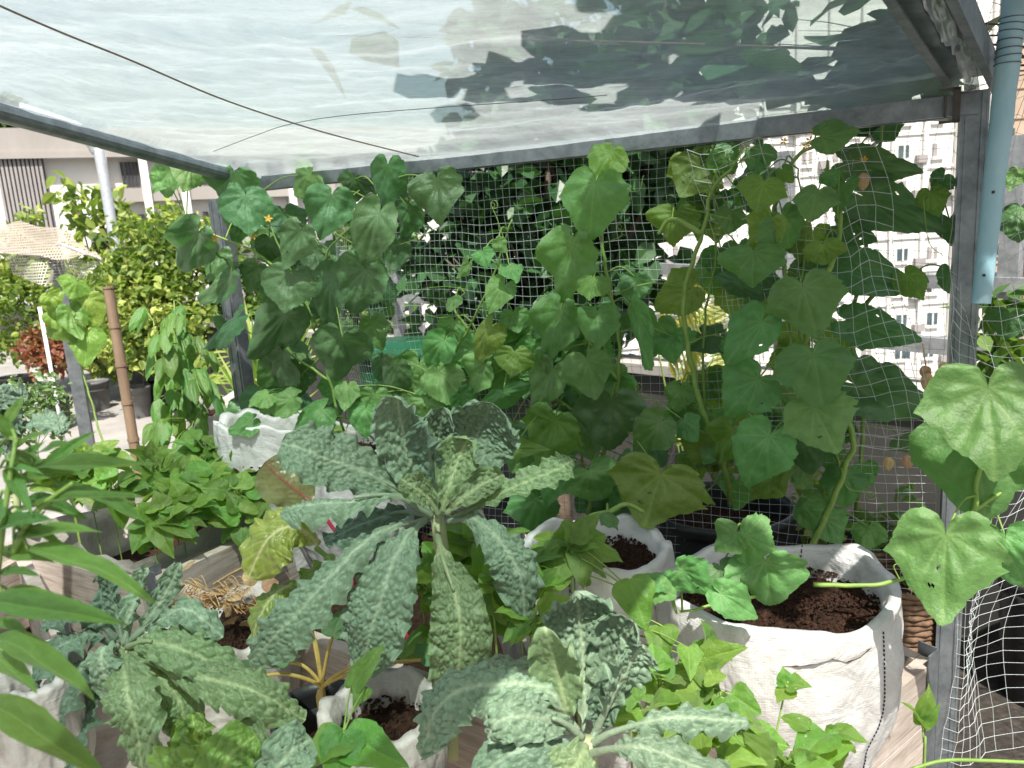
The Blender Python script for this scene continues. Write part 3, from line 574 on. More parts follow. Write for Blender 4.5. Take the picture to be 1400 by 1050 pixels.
OB += [(under(x, y, -.02)+(P(x, y, 1)-CAM).normalized()*q, r_) for x, y, r_, q in ((1180, 60, .12, .5), (1255, 50, .12, .6), (1120, 95, .07, .4), (1285, 105, .07, .4), (1215, 110, .07, .4), (1060, 60, .1, .5), (1300, 30, .12, .4))]
b1 = V((3.4, 1.6, 0)); t_ = thing('broadleaf_tree', 'overhanging tree whose leafy branches reach over the clear roof sheet at upper right', 'tree', b1)
woody(b1, OB, .006, 5, 2, .8).build('trunk', M['bark'], t_, True)
cloud(OB, 700, .125, 5, .6, clump=False, up=1.2).build('crown', M['tree'], t_)
mb = MB(); tube(mb, [under(x, y, .045) for x, y in [(292, 207), (350, 185), (396, 170), (470, 158), (600, 147), (760, 136), (830, 130)]], .0007, 5, 40)
single(mb, 'wire', M['wire'], 'thin straight wire under the roof sheet crossing the cord', 'wire', smooth=True)
# ------------------------------------------------------------------ netting
def net(mb, p0, ex, ey, nx, ny, r_, wob, seed, skew=0, knots=True, gather=1):
    pts = {}
    for i in range(nx+1):
        for j in range(ny+1):
            s, t_ = 1-(1-i/nx)**gather, j/ny
            q = p0+ex*(s+skew*t_/nx)+ey*t_
            nq = V((s*4+seed, t_*3, seed*.7)); sag = V((noise.noise(nq), noise.noise(nq+V((7, 0, 0)))*1.2, noise.noise(nq+V((0, 9, 0)))))*wob
            n2 = V((s*17+seed, t_*15, seed)); sag += V((noise.noise(n2), noise.noise(n2+V((5, 0, 0))), noise.noise(n2+V((0, 5, 0)))))*wob*.16
            pts[i, j] = q+sag
    R_ = random.Random(seed)
    def seg(a, b):
        d = (b-a).normalized(); u = d.orthogonal().normalized()*r_; w_ = d.cross(u); 
        u2 = -u*.5+w_*.866; w2 = -u*.5-w_*.866
        mb.add([a+u, a+u2, a+w2, b+u, b+u2, b+w2], [(0, 1, 4, 3), (1, 2, 5, 4), (2, 0, 3, 5)])
    for i in range(nx+1):
        for j in range(ny+1):
            if i < nx: seg(pts[i, j], pts[i+1, j])
            if j < ny: seg(pts[i, j], pts[i, j+1])
            if knots:
                p = pts[i, j]; k = r_*2.6; mb.add([p+V((k, 0, 0)), p-V((k, 0, 0)), p+V((0, k, 0)), p-V((0, k, 0)), p+V((0, 0, k)), p-V((0, 0, k))],
                       [(0, 2, 4), (2, 1, 4), (1, 3, 4), (3, 0, 4), (2, 0, 5), (1, 2, 5), (3, 1, 5), (0, 3, 5)])
mb = MB(); base = V((PR.x, PR.y, .66)); net(mb, base+TN*.03, TD*1.5, V((0, 0, PR.z-.66)), 86, 48, .00047, .035, 2, gather=1.45)
single(mb, 'trellis_net', M['net'], 'white nylon trellis net hanging from the rear beam behind the climbing vines', 'net')
mb = MB(); net(mb, V((PR.x, PR.y, 1.02))-TN*.03-TD*-.01, TD*.36, V((0, 0, .63)), 13, 22, .0006, .03, 9, skew=5)
single(mb, 'loose_net', M['net'], 'second looser net layer with wide slanting meshes beside the right post', 'net')
rb_ = V((PR.x, PR.y, .32))-TN*.02
mb = MB(); net(mb, rb_+V((-.01, 0, 0)), V((.62, .1, -.1)), V((.02, -.03, 1.55)), 24, 54, .00055, .07, 14)
single(mb, 'side_net', M['net'], 'sagging net curtain to the right of the right post', 'net')
# tan shade net over the small frame at far left
lf = thing('hoop_stand', 'small steel hoop frame at the left carrying a bundled shade net', 'frame', gz(108, 590))
a = P(0, 342, 3.6); b = P(72, 349, 3.4); c = P(140, 352, 3.3)
mb = MB(); tube(mb, [P(-60, 330, 3.8), P(0, 340, 3.6), P(66, 349, 3.4)], .014, 10); mb.build('bar', M['steel_light'], lf, True)
mb = MB(); tube(mb, [P(80, 333, 3.4), P(138, 354, 3.3)], .007, 8); mb.build('bar', M['steel_light'], lf, True)
mb = MB(); p = P(75, 347, 3.4); cbox(mb, (p.x, p.y, p.z/2), .052, .052, p.z, (V((1, .4, 0))).normalized(), V((-.4, 1, 0)).normalized()); mb.build('post', M['steel'], lf)
def quadpatch(cn, f=0): return lambda u, v: cn[0].lerp(cn[1], u).lerp(cn[3].lerp(cn[2], u), v)+V((0, 0, 1))*f*noise.noise(V((u*5, v*4, f*50)))
mb = MB(); grid(mb, 30, 14, quadpatch([P(-90, 296, 3.9), P(88, 313, 3.5), P(140, 356, 3.25), P(-60, 342, 3.4)], .04))
single(mb, 'shade_net', M['shade_tan'], 'tan shade net stretched over the small frame at far left', 'net', smooth=True)
mb = MB()
def hang(u, v):
    x = 5+135*u; yt = 344+12*u; yb = 392+(-18*abs(u-.55)*1.6)-(30 if u < .1 else 0)*(1-u*10)-28*max(0, u-.8)*4
    return P(x, yt+(yb-yt)*v+3*sin(u*9+v*4), 3.36+.08*sin(u*12)*v)
grid(mb, 40, 12, hang); single(mb, 'shade_net', M['shade_grey'], 'loose pale net drooping below the tan shade net at far left', 'net', smooth=True)
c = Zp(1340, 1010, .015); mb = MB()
grid(mb, 50, 50, lambda u, v: V((c.x-.38+1.1*u, c.y-.7+1.3*v, .02+.012*noise.noise(V((u*9, v*9, 3)))+.006*noise.noise(V((u*30, v*30, 5))))))  # dark cloth added over the floor to stand for its shade
single(mb, 'darkening_cloth', M['black_cloth'], 'dark crumpled cloth added to darken the shaded floor under the sagging net at lower right', 'cloth', smooth=True)
# bamboo post, white pole
mb = MB(); p = P(148, 392, 3.0); pts = []; z = 0
mb2 = thing('bamboo_post', 'upright brown bamboo post with rings standing left of the citrus shrub', 'post', V((p.x, p.y, 0)))
H = p.z
for k in range(9):
    z0 = H*k/9+.0; z1 = H*(k+1)/9
    tube(mb, [V((p.x, p.y, z0+.006)), V((p.x, p.y, z1-.006))], .02, 16); tube(mb, [V((p.x, p.y, z1-.007)), V((p.x, p.y, z1+.007 if k < 8 else z1))], .0228, 16)
mb.build('culm', M['bamboo'], mb2, False)
p = P(56, 430, 5); mb = MB(); tube(mb, [V((p.x, p.y, 0)), V((p.x, p.y, p.z+.05))], .012, 10)
single(mb, 'thin_pole', M['white_pole'], 'thin white pole standing behind the shade frame', 'pole', smooth=True)
# blue pipe
t = thing('split_pipe', 'faded light-blue plastic pipe strapped with wire beside the right post', 'pipe', P(1341, 415, 1.32))
mb = MB(); a = P(1394, -60, 1.25); b = P(1341, 415, 1.32); X = (b-a); vw = (CAM-a).normalized(); Sd = X.cross(vw).normalized(); Nn = Sd.cross(X).normalized()
if Nn.dot(vw) < 0: Nn = -Nn
def bp(u, v):
    r_ = .02-.005*u; an = -2.2+4.4*v; flat = 1-.4*u
    return a+X*u+Sd*(sin(an)*r_)+Nn*(cos(an)*r_*flat)+Sd*.002*noise.noise(V((u*9, v, 0)))
grid(mb, 60, 24, bp); grid(mb, 60, 24, lambda u, v: bp(u, v)*1+(a+X*u-bp(u, v))*.12)
mb.build('pipe_wall', M['bluepipe'], t, True)
mb = MB()
for k in range(7):
    u = .17+.022*k+.004*sin(k*5)
    tube(mb, [a+X*(u+.004*sin(q*3+k))+Sd*(sin(-2.1+4.2*q)*.0202)+Nn*(cos(-2.1+4.2*q)*.0186) for q in [i/14 for i in range(15)]], .0007, 5)
mb.build('tie_wire', M['wire'], t, True)
mb = MB()
for u in (.67, .915): q = a+X*u+Nn*(.02-.005*u)*(1-.4*u); tube(mb, [q-Nn*.002, q+Nn*.0008], .0026, 12)
mb.build('hole', M['black'], t)
# ------------------------------------------------------------------ planter boxes
def board(mb, a, b, h_, th, inw, z=None):
    a, b = V(a), V(b); X = b-a; Y = V((-X.y, X.x, 0)).normalized(); Y = Y if Y.dot(V(inw)-a) > 0 else -Y
    L_ = X.length; n = max(2, int(L_/.03))
    vs = []; 
    for i in range(n+1):
        q = a+X*i/n; e = .0016*noise.noise(V((i*.7, a.x*9, 0))); f_ = .0016*noise.noise(V((i*.9, a.y*9, 3)))
        vs += [q+V((0, 0, e)), q+Y*th+V((0, 0, f_)), q+Y*th-V((0, 0, h_)), q-V((0, 0, h_))]
    fs = [(i*4+k, i*4+4+k, i*4+4+(k+1) % 4, i*4+(k+1) % 4) for i in range(n) for k in range(4)]+[(0, 1, 2, 3), tuple(n*4+k for k in (3, 2, 1, 0))]
    mb.add(vs, fs)
PZ = .40
def planter(cs, label, h_=None, th=.028, brack=(), soilz=None, group='wooden planter boxes'):
    cen = sum(cs, V((0, 0, 0)))/len(cs); t_ = thing('planter_box', label, 'planter box', V((cen.x, cen.y, PZ)), group)
    for i in range(len(cs)):
        a, b = cs[i], cs[(i+1) % len(cs)]; X = (b-a).normalized(); g = th if i % 2 else 0
        h2 = h_ or a.z-PZ; mb = MB(); board(mb, a+X*(th*1.02 if i % 2 else 0), b-X*(th*1.02 if i % 2 else 0), h2*.52-.002, th, cen); dn = V((0, 0, -h2*.52-.002))
        board(mb, a+dn+X*(th*1.02 if i % 2 else 0), b+dn-X*(th*1.02 if i % 2 else 0), h2*.48-.004, th, cen); mb.build('side_board', M['wood'], t_)
    for i in brack:
        mb = MB(); c = cs[i]
        for j in (-1, 1):
            X = (cs[(i+j) % len(cs)]-c).normalized(); Y = V((-X.y, X.x, 0)); Y = -Y if Y.dot(cen-c) > 0 else Y
            box(mb, c+Y*.002+V((0, 0, -(c.z-PZ)))-X*.003, X*.04, Y*.003, V((0, 0, c.z-PZ-.005+.03)))
        mb.build('corner_bracket', M['steel'], t_)
    if soilz:
        mb = MB(); ins = [c+(cen-c)*.03 for c in cs]; n = 26
        grid(mb, n, n, lambda u, v: (lambda q: V((q.x, q.y, soilz+.02*noise.noise(q*9)+.008*noise.noise(q*40))))(ins[0].lerp(ins[1], u).lerp(ins[3].lerp(ins[2], u), v)))
        mb.build('soil', M['soil'], t_)
    return t_
zM = .78; A0 = Zp(203, 792, zM); A1 = Zp(420, 1008, zM); A2 = Zp(545, 633, zM)
A1 = A0+(A1-A0)*1.25; A3 = A2+V((.25, -.25, 0))
planter([A0, A2, A3, A1+V((.28, .1, 0))], 'large weathered plank box in the middle holding the big kale and white sacks', brack=(0,), soilz=.6)
zR = .64; B0 = Zp(1279, 903, zR); B1 = Zp(1165, 995, zR); B1 = B0+(B1-B0).normalized()*.52; B3 = B0+V((-.2, .34, 0)); B2 = B3+(B1-B0)
planter([B0, B1, B2, B3], 'weathered plank box at lower right around the big white sack', brack=(0,), soilz=.46)
C0 = A0+V((-.03, -.03, 0)); cU = (A2-A0); cN = V((-cU.y, cU.x, 0)).normalized()
C0 = A0+cN*.035; planter([C0+V((0, 0, -.02)), C0+cU+V((0, 0, -.02)), C0+cU+cN*.62+V((0, 0, -.02)), C0+cN*.62+V((0, 0, -.02))], 'plank box behind the middle box, lined with grey fabric and full of beans', soilz=.64)
D0 = Zp(90, 765, .8); D1 = Zp(-120, 700, .8); D2 = Zp(-120, 1100, .8); D3 = Zp(55, 985, .8)
E0 = Zp(35, 752, .8); E1 = Zp(92, 862, .8); E2 = Zp(-20, 1000, .8); E3 = Zp(-160, 860, .8)
planter([E1, E0, E3, E2], 'plank box at the left edge behind the pepper plant', brack=(0,), soilz=.62)
# platform carrying the boxes
mb = MB(); cs = [V((-1.9, 3.1, 0)), V((-.2, 2.75, 0)), B3+V((0, .02, 0)), B0, B1, V((.0, .1, 0)), V((-1.9, .1, 0))]
for c in cs: c.z = PZ-.002
n = len(cs); mb.add(cs+[c-V((0, 0, .05)) for c in cs], [tuple(range(n))[::-1], tuple(range(n, 2*n))]+[(i, (i+1) % n, (i+1) % n+n, i+n) for i in range(n)])
t = thing('low_platform', 'low grey timber platform under the planter boxes', 'platform', V((-.4, 1.2, 0))); mb.build('deck', M['wood'], t)
for x, y in ((-1.8, .2), (-1.8, 2.9), (-.1, .3), (.1, 2.3), (.45, 1.1), (.55, 1.45)):
    mb = MB(); cbox(mb, (x, y, (PZ-.06)/2), .07, .07, PZ-.06); mb.build('leg', M['wood'], t)
# ------------------------------------------------------------------ white sacks
def sack(c, r_, h_, label, mk='bag', seed=1, seams=(), squash=(1, 1), rim=.03, flop=0, soil_d=.07, flopdir=0, chips=250, drop=0):
    """c: centre of the rim; the sack hangs h_ below it."""
    c = V(c); base = c-V((0, 0, h_)); t_ = thing('grow_bag', label, 'grow bag', base, 'white woven grow bags'); nu = 150
    prof = []
    for k in range(47):
        q = k/46; prof.append((('o', q)))
    for k in range(1, 15): prof.append(('i', k/14))
    def pt(kind, q, a):
        x = cos(a); y = sin(a); nz = noise.noise(V((x*1.2+seed, y*1.2, 0))); n2 = noise.noise(V((x*3+seed, y*3, 2)))
        top = rim*(nz*1.3+n2*.5)+.002*noise.noise(V((x*7, y*7, seed))) - drop*max(0, cos(a-flopdir))
        rad = r_*(1+.05*nz+.03*n2)
        if kind == 'o':
            z = (h_+top)*q; f_ = .8+.26*sin(pi*.5*min(1, q*1.25))**1.3-.05*q**5
            fold = .008*noise.noise(V((x*3+seed, y*3, z*6)))+.004*noise.noise(V((x*8+z*9, y*8, z*12+seed)))+.0025*noise.noise(V((x*16+z*14, y*16, z*16+seed)))
            cre = abs(noise.noise(V((x*3+z*6+seed*2, y*3-z*5, z*4)))); fold -= .003*exp(-(cre/.16)**2)
            cre = abs(noise.noise(V((x*5-z*7+seed, y*5, z*6+4)))); fold -= .002*exp(-(cre/.14)**2)
            fold *= 1-.6*q**6
            rr = rad*f_+fold; rr += .03*max(0, (.35-q))*-1
            if q < .04: rr *= .9+q*2.5
        else:
            z = h_+top-soil_d*1.6*q**1.1-.0*q; rr = rad*1.0-.012-.03*sin(min(1, q*2)*pi/2)*.5+q*(.006*noise.noise(V((x*8, y*8, q*3+seed)))+.012*noise.noise(V((x*4, y*4, q*2+seed))))
            if q < .15: z += .004
        if flop: 
            g = max(0, cos(a-flopdir))**2; rr += flop*g*(q if kind == 'o' else 1-q)**2 * (1 if kind == 'o' else .6); z -= flop*.6*g*(q**3 if kind == 'o' else 1)
        return base+V((x*rr*squash[0], y*rr*squash[1], z))
    mb = MB(); N_ = len(prof)-1
    grid(mb, N_, nu, lambda u, v: pt(prof[round(u*N_)][0], prof[round(u*N_)][1], v*2*pi))
    mb.build('sack', M[mk], t_, True)
    soil_disc(c-V((0, 0, soil_d)), r_*.93, t_, seed, lambda a: (1+.05*noise.noise(V((cos(a)*1.2+seed, sin(a)*1.2, 0)))), chips)
    for a in seams:
        mb = MB(); n = 44; R_ = random.Random(seed)
        for k in range(n):
            q0 = .1+.87*k/n; aa = a+.05*noise.noise(V((q0*4, seed, 0)))
            p0, p1 = pt('o', q0, aa), pt('o', q0+.55*.87/n, aa); o_ = (p0-V((base.x, base.y, p0.z))).normalized()*.0012
            tube(mb, [p0+o_, p1+o_], .0013, 5)
        for k in range(10):
            p0, p1 = pt('i', k/10, a), pt('i', k/10+.05, a); o_ = (p0-V((base.x, base.y, p0.z))).normalized()*-.0015; tube(mb, [p0+o_, p1+o_], .0013, 5)
        mb.build('stitching', M['thread'], t_)
    return t_
cR = P(1060, 796, 1.37); rR = 156*1.37/F
sack(cR, rR, cR.z-.465, 'big white woven sack of dark soil in the lower right plank box', seed=4, seams=(-.93, 1.0), rim=.024, soil_d=.05, chips=1600, squash=(1, .88))
cM = P(812, 742, 1.5); rM = 103*1.5/F
sack(cM, rM, cM.z-PZ, 'medium white sack of reddish soil left of the big white sack', seed=11, seams=(-2.0,), rim=.02, soil_d=.045, chips=900)
cB = P(468, 598, 2.12); rB = 88*2.12/F
sack(cB, rB, cB.z-.6, 'sagging white sack of dark soil behind the kale', seed=21, seams=(-2.3,), rim=.045, flop=.06, flopdir=3.4, soil_d=.05, squash=(1.05, .8))
cF = P(372, 572, 2.1); sack(cF, 66*2.1/F, cF.z-.6, 'crumpled empty white sack leaning against the sagging one behind the kale', seed=61, rim=.032, soil_d=.12, squash=(1.15, .7))
cE = P(322, 548, 2.75); sack(cE, 62*2.75/F, .36, 'small grey-white sack half closed beside the left post', 'bag_dirty', 31, rim=.05, soil_d=.05)
cK = P(520, 962, 1.08); sack(cK, 84*1.08/F, max(.1, cK.z-.6), 'beige sack rim with black soil below the biggest kale', 'bag_dirty', 41, rim=.02, soil_d=.04, chips=300)
cL = P(735, 1075, .98); sack(cL, 100*.98/F, .2, 'white sack under the front kale at the bottom edge', 'bag', 43, rim=.02, soil_d=.04)
cX = P(30, 930, .95); sack(cX, 75*.95/F, .18, 'beige sack at the left edge below the pepper leaves', 'bag_dirty', 47, rim=.03, soil_d=.05)
cY = P(300, 850, 1.42); sack(cY, 95*1.42/F, cY.z-.5, 'torn beige sack with dry stems inside the middle plank box', 'bag_dirty', 53, rim=.03, soil_d=.03)
# tubs behind the net
def ground_under(p): q = V(p); q.z = 0; return q
for (x, y, d, rp, lab, mk, nm, cat) in [(985, 690, 1.98, 95, 'large black tub with brown soil behind the netting', 'black', 'plant_tub', 'tub'), (1160, 735, 2.05, 85, 'black tub right of the large tub behind the netting', 'black', 'plant_tub', 'tub'), (1440, 790, 2.25, 62, 'black tub at the right edge behind the sagging net', 'black', 'plant_tub', 'tub'), (640, 600, 2.7, 75, 'black tub hidden under the vine left of the middle', 'black', 'plant_tub', 'tub')]:
    c = P(x, y, d); h_ = c.z; c.z = 0; pot(c, rp*d/F, rp*d/F*.8, h_, mk, lab, nm, cat, group='black tubs behind the net', rings=14)
# wicker basket
c = P(1225, 800, 1.72); t = thing('wicker_basket', 'brown wicker basket beside the right post behind the plank box', 'basket', ground_under(c)); mb = MB(); h_ = c.z+.03
for k in range(56):
    z = h_*(k+.5)/56; r_ = .085+.02*k/56
    tube(mb, [V((c.x+cos(q)*(r_+.003*sin(q*12+pi*(k % 2))), c.y+sin(q)*(r_+.003*sin(q*12+pi*(k % 2))), z)) for q in [2*pi*i/48 for i in range(49)]], h_/56*.55, 5, cap=False)
mb.build('weave', M['tan_fibre'], t, True)
# green bin
c = P(560, 468, 3.3); t = thing('bin', 'green plastic bin with a rounded lid behind the vines left of the tree', 'bin', ground_under(c)); X = V((.96, -.28, 0)); Y = V((.28, .96, 0)); zt_ = c.z
mb = MB(); n = 28
def rr(u, sx, sy, z, e=.3):
    a = 2*pi*u; ca, sa = cos(a), sin(a); return V((c.x, c.y, z))+X*(abs(ca)**e*(1 if ca > 0 else -1)*sx)+Y*(abs(sa)**e*(1 if sa > 0 else -1)*sy)
pr = [(.16, .14, 0), (.2, .17, zt_-.06)]; grid(mb, 1, 40, lambda u, v: rr(v, *pr[round(u)])); mb.build('body', M['bin'], t, True)
mb = MB(); pr = [(.19, .16, zt_-.06), (.225, .19, zt_-.055), (.225, .19, zt_-.025), (.21, .175, zt_-.008), (.2, .165, zt_-.004), (.15, .12, zt_+.012), (.01, .01, zt_+.016)]
grid(mb, 6, 40, lambda u, v: rr(v, *pr[round(u*6)])); mb.build('lid', M['bin'], t, True)
# variegated palm
def fronds(name, label, cat, base, tips, mk, wid, seed, strap=True, nl=0):
    t_ = thing(name, label, cat, base); mb = MB(); rnd = random.Random(seed)
    for tip, up_, wv, tone in tips:
        pts = catmull([base, base.lerp(tip, .5)+V((0, 0, up_)), tip], 14)
        for i in range(14):
            a, b = pts[i], pts[i+1]; d = (b-a).normalized(); s = d.cross(V((0, 0, 1))); s = s.normalized() if s.length > .01 else V((1, 0, 0))
            vd = (CAM-a).normalized(); s = (s*.4+d.cross(vd).normalized()).normalized()
            w0 = wv*sin(pi*(i/14)**.7)*.9+.001; w1 = wv*sin(pi*((i+1)/14)**.7)*.9+.0005; nn = s.cross(d)*.25
            mb.add([a-s*w0+nn*w0, a, a+s*w0+nn*w0, b-s*w1+nn*w1, b, b+s*w1+nn*w1], [(0, 1, 4, 3), (1, 2, 5, 4)], [tone, min(1, tone+.35), tone]*2)
    mb.build('frond', M[mk], t_, True); return t_
pb = P(945, 560, 3.1); tips = []; R_ = random.Random(5)
for k in range(46):
    tips.append((P(R_.uniform(915, 1000), R_.uniform(375, 540), R_.uniform(2.95, 3.25)), R_.uniform(.0, .12), .012, R_.random()))
th_ = thing('striped_palm', 'yellow and green striped palm fronds behind the net near the railing', 'plant', V((pb.x, pb.y, .3)))
mb = MB()
for (x0, y0, x1, y1, k) in [(925, 520, 985, 370, 15), (900, 440, 1000, 395, 14), (950, 540, 990, 460, 12)]:
    a, b = P(x0, y0, 3.05), P(x1, y1, 3.05); tube(mb, [V((pb.x, pb.y, .3)), P(x0, y0+40, 3.1), a, b], .004, 5, 16)
mb.build('stem', M['stem'], th_, True); mb = MB()
for (x0, y0, x1, y1, k) in [(925, 520, 985, 370, 16), (900, 440, 1000, 395, 12), (940, 545, 985, 450, 12)]:
    for i in range(k):
        q = i/k; px, py = x0+(x1-x0)*q, y0+(y1-y0)*q
        for s in (-1, 1):
            a = P(px, py, 3.05); L_ = 46*sin(pi*(.15+.8*q))+12; an = atan2(y1-y0, x1-x0)+s*.75
            e = P(px+cos(an)*L_, py+sin(an)*L_, 3.0+.05*s); d = (e-a).normalized(); sd_ = d.cross((CAM-a).normalized()).normalized()*.0115; m_ = a.lerp(e, .45); tone = R_.choice([.1, .5, .8, 1, 1])
            mb.add([a, m_+sd_, e, m_-sd_, m_+(CAM-a).normalized()*.004], [(0, 1, 4), (1, 2, 4), (2, 3, 4), (3, 0, 4)], [tone]*5)
mb.build('frond', M['palm'], th_)
gb = P(360, 560, 5.2); gb.z = 0; tips = [(P(R_.uniform(290, 440), R_.uniform(400, 560), R_.uniform(4.8, 5.4)), R_.uniform(.05, .3), .016, R_.random()) for k in range(110)]
fronds('strap_plant', 'clump of arching yellow-green strap leaves behind the left post', 'plant', gb, tips, 'grassy', .02, 3)
gb = P(255, 540, 6.4); gb.z = .25; tips = [(P(R_.uniform(265, 335), R_.uniform(480, 540), R_.uniform(6, 6.5)), R_.uniform(.05, .2), .016, R_.uniform(.6, 1)) for k in range(30)]
fronds('strap_plant', 'small tuft of bright yellow strap leaves left of the post', 'plant', gb, tips, 'grassy', .02, 4)
# ------------------------------------------------------------------ climbing vines
def closest(poly, p):
    return min(poly, key=lambda q: (q-p).length)
def vine(label, stems, leaves, mk, group='vines climbing the net', off=.05, r_=.0032, tendrils=(), base=None, smat='stem', dtype='cuke', name='cucumber_vine', depf=None, flowers=()):
    """stems: pixel polylines; leaves: (Ax, Ay, Tx, Ty, width, extra offset, yaw, material)"""
    g = depf or tr
    polys = []; mbs = MB()
    for st in stems:
        pts = [g(q[0], q[1], off+(q[2] if len(q) > 2 else 0)) for q in st]
        c = catmull(pts, max(8, len(pts)*7)); polys += c
        c = [p+V((noise.noise(p*30), noise.noise(p*30+V((3, 0, 0))), 0))*.006 for p in c]; tube(mbs, c, (r_*1.25, r_*.6), 7)
    b = stems[0][0]; root = g(b[0], b[1], off+(b[2] if len(b) > 2 else 0))
    t_ = thing(name, label, 'vine', base or root, group)
    for lf_ in leaves:
        ax, ay, tx, ty, w_ = lf_[:5]; eo = lf_[5] if len(lf_) > 5 else random.uniform(.0, .06); yaw = lf_[6] if len(lf_) > 6 else random.uniform(-.35, .35); m_ = (lf_[7] if len(lf_) > 7 and lf_[7] else mk)
        A = g(ax, ay, off+.03+eo); T = g(tx, ty, off+.03+eo+random.uniform(-.02, .05)); wid = w_*dep(A)/F/max(.75, cos(yaw))
        place_leaf(t_, dtype, A, T, wid, mk=m_, yaw=yaw, N=(CAM-A).normalized()+V((random.uniform(-.2, .2), 0, random.uniform(.15, .55))))
        q = closest(polys, A+V((0, 0, .02))); mid = A.lerp(q, .5)+V((0, 0, .02))+(A-CAM).normalized()*.02
        if (q-A).length < .35: tube(mbs, [q, mid, A+(A-CAM).normalized()*.003], (.0019, .0015), 6, 8)
    for td in tendrils:
        pts = [g(x, y, off+.05) for x, y in td[0]]; c = catmull(pts, 26)
        if td[1]:
            e = c[-1]; u = (c[-1]-c[-2]).normalized(); s = u.cross((CAM-e).normalized()).normalized()
            for k in range(26): a = k*.55; rr_ = .012*(1-k/30); c.append(e+u*(sin(a)*rr_)+s*((1-cos(a))*rr_*.8))
        tube(mbs, c, (.0011, .0006), 5)
    mbs.build('stem', M[smat], t_, True)
    for (x, y, s) in flowers:
        mb = MB(); c = g(x, y, off+.06); up = ((CAM-c).normalized()+V((random.uniform(-.6, .6), 0, random.uniform(-.3, .6)))).normalized(); a_ = up.orthogonal().normalized(); b_ = up.cross(a_); s = .75*s*dep(c)/F
        for k in range(5):
            an = k*2*pi/5+random.uniform(-.2, .2); d = a_*cos(an)+b_*sin(an); e = up.cross(d)
            mb.add([c, c+d*s*.5+e*s*.26+up*s*.2, c+d*s*.95+up*s*.12, c+d*s*.5-e*s*.26+up*s*.2], [(0, 1, 2), (0, 2, 3)])
        mb.build('flower', M['flower'], t_)
    return t_
B = 'cuke_sheen'; D = 'cuke_dark'; Y_ = 'cuke_yellow'
# squash-like vine, upper left
vine('vine with green heart leaves, tinted bluish for the sheen of film light, covering the left end of the rear beam', 
     [[(470, 590), (450, 520), (430, 450), (400, 380), (370, 310), (350, 260)], [(430, 450), (470, 380), (500, 310), (520, 255)], [(400, 380), (340, 340), (290, 320), (255, 300)], [(450, 520), (390, 480), (330, 450)]],
     [(336, 268, 341, 322, 68), (320, 238, 312, 282, 70, .02, .2, D), (271, 318, 240, 380, 62), (410, 316, 389, 368, 56), (453, 268, 442, 325, 64), (518, 292, 493, 367, 64), (499, 368, 475, 433, 82), (396, 374, 388, 427, 76, .05, .1),
      (456, 380, 440, 452, 50, 0, .5), (530, 228, 527, 290, 52, -.02, .2, D), (597, 246, 600, 303, 70, .0, .1, D), (315, 376, 262, 411, 46, .0, .5, D), (322, 436, 275, 478, 34, .02, .9), (392, 430, 338, 502, 60, .02, -.4), (386, 484, 368, 530, 78, -.02, .3, D),
      (468, 462, 462, 527, 80, .06, 0), (350, 366, 340, 400, 44, -.04, 0, D), (430, 340, 420, 372, 40, -.06, .3, D), (368, 330, 366, 362, 36, -.06, .3, D), (425, 240, 400, 268, 60, -.06, .4, 'cuke'), (232, 232, 222, 270, 44, 0, .5, 'cuke'), (262, 226, 250, 262, 40, 0, -.5, 'cuke'), (222, 244, 208, 262, 26, 0, .3, 'cuke'),
      (560, 285, 550, 330, 40, -.1, .3, D), (540, 330, 535, 375, 46, -.1, -.3, D), (375, 400, 360, 436, 42, -.08, .2, 'cuke'), (300, 345, 285, 385, 40, -.06, .2, D), (410, 500, 405, 545, 50, -.08, .3, D), (510, 440, 520, 480, 40, -.05, .3, 'cuke'), (330, 300, 320, 335, 42, -.08, -.3, D), (485, 245, 480, 280, 44, -.08, .3, D)],
     B, off=.08, tendrils=[([(600, 310), (560, 330), (520, 340)], 0)], flowers=[(367, 299, 9), (346, 322, 9), (377, 366, 8), (345, 312, 7), (294, 326, 8)])
vine('cucumber vine with small fresh leaves climbing between the green bin and the tree',
     [[(585, 590), (600, 520), (640, 450), (670, 390), (690, 330), (700, 300)], [(600, 520), (650, 520), (700, 500), (740, 480)], [(640, 450), (620, 420), (635, 400)]],
     [(606, 466, 581, 505, 48, .02), (601, 508, 614, 552, 56, .03), (671, 450, 645, 498, 46, .03, .2, Y_), (703, 482, 699, 515, 56, .03, 0, Y_), (689, 390, 667, 423, 40), (702, 428, 709, 455, 44), (661, 499, 633, 542, 50, .0, .4), (688, 535, 700, 560, 68, .05),
      (697, 366, 706, 383, 32), (640, 360, 625, 380, 26), (622, 408, 612, 424, 22), (660, 345, 665, 364, 30), (585, 548, 580, 575, 48), (540, 500, 530, 545, 52, 0, .3, D), (512, 540, 508, 580, 50, .02), (475, 528, 470, 562, 34), (630, 540, 650, 570, 42), (560, 520, 548, 556, 44, -.04, .2), (745, 480, 750, 510, 30), (680, 330, 695, 345, 20), (560, 590, 540, 620, 50), (525, 490, 515, 520, 36, -.1, .2, D)],
     'cuke', tendrils=[([(640, 396), (610, 392), (580, 394)], 0), ([(640, 430), (600, 434), (575, 426)], 0), ([(690, 330), (680, 300), (672, 282)], 1)])
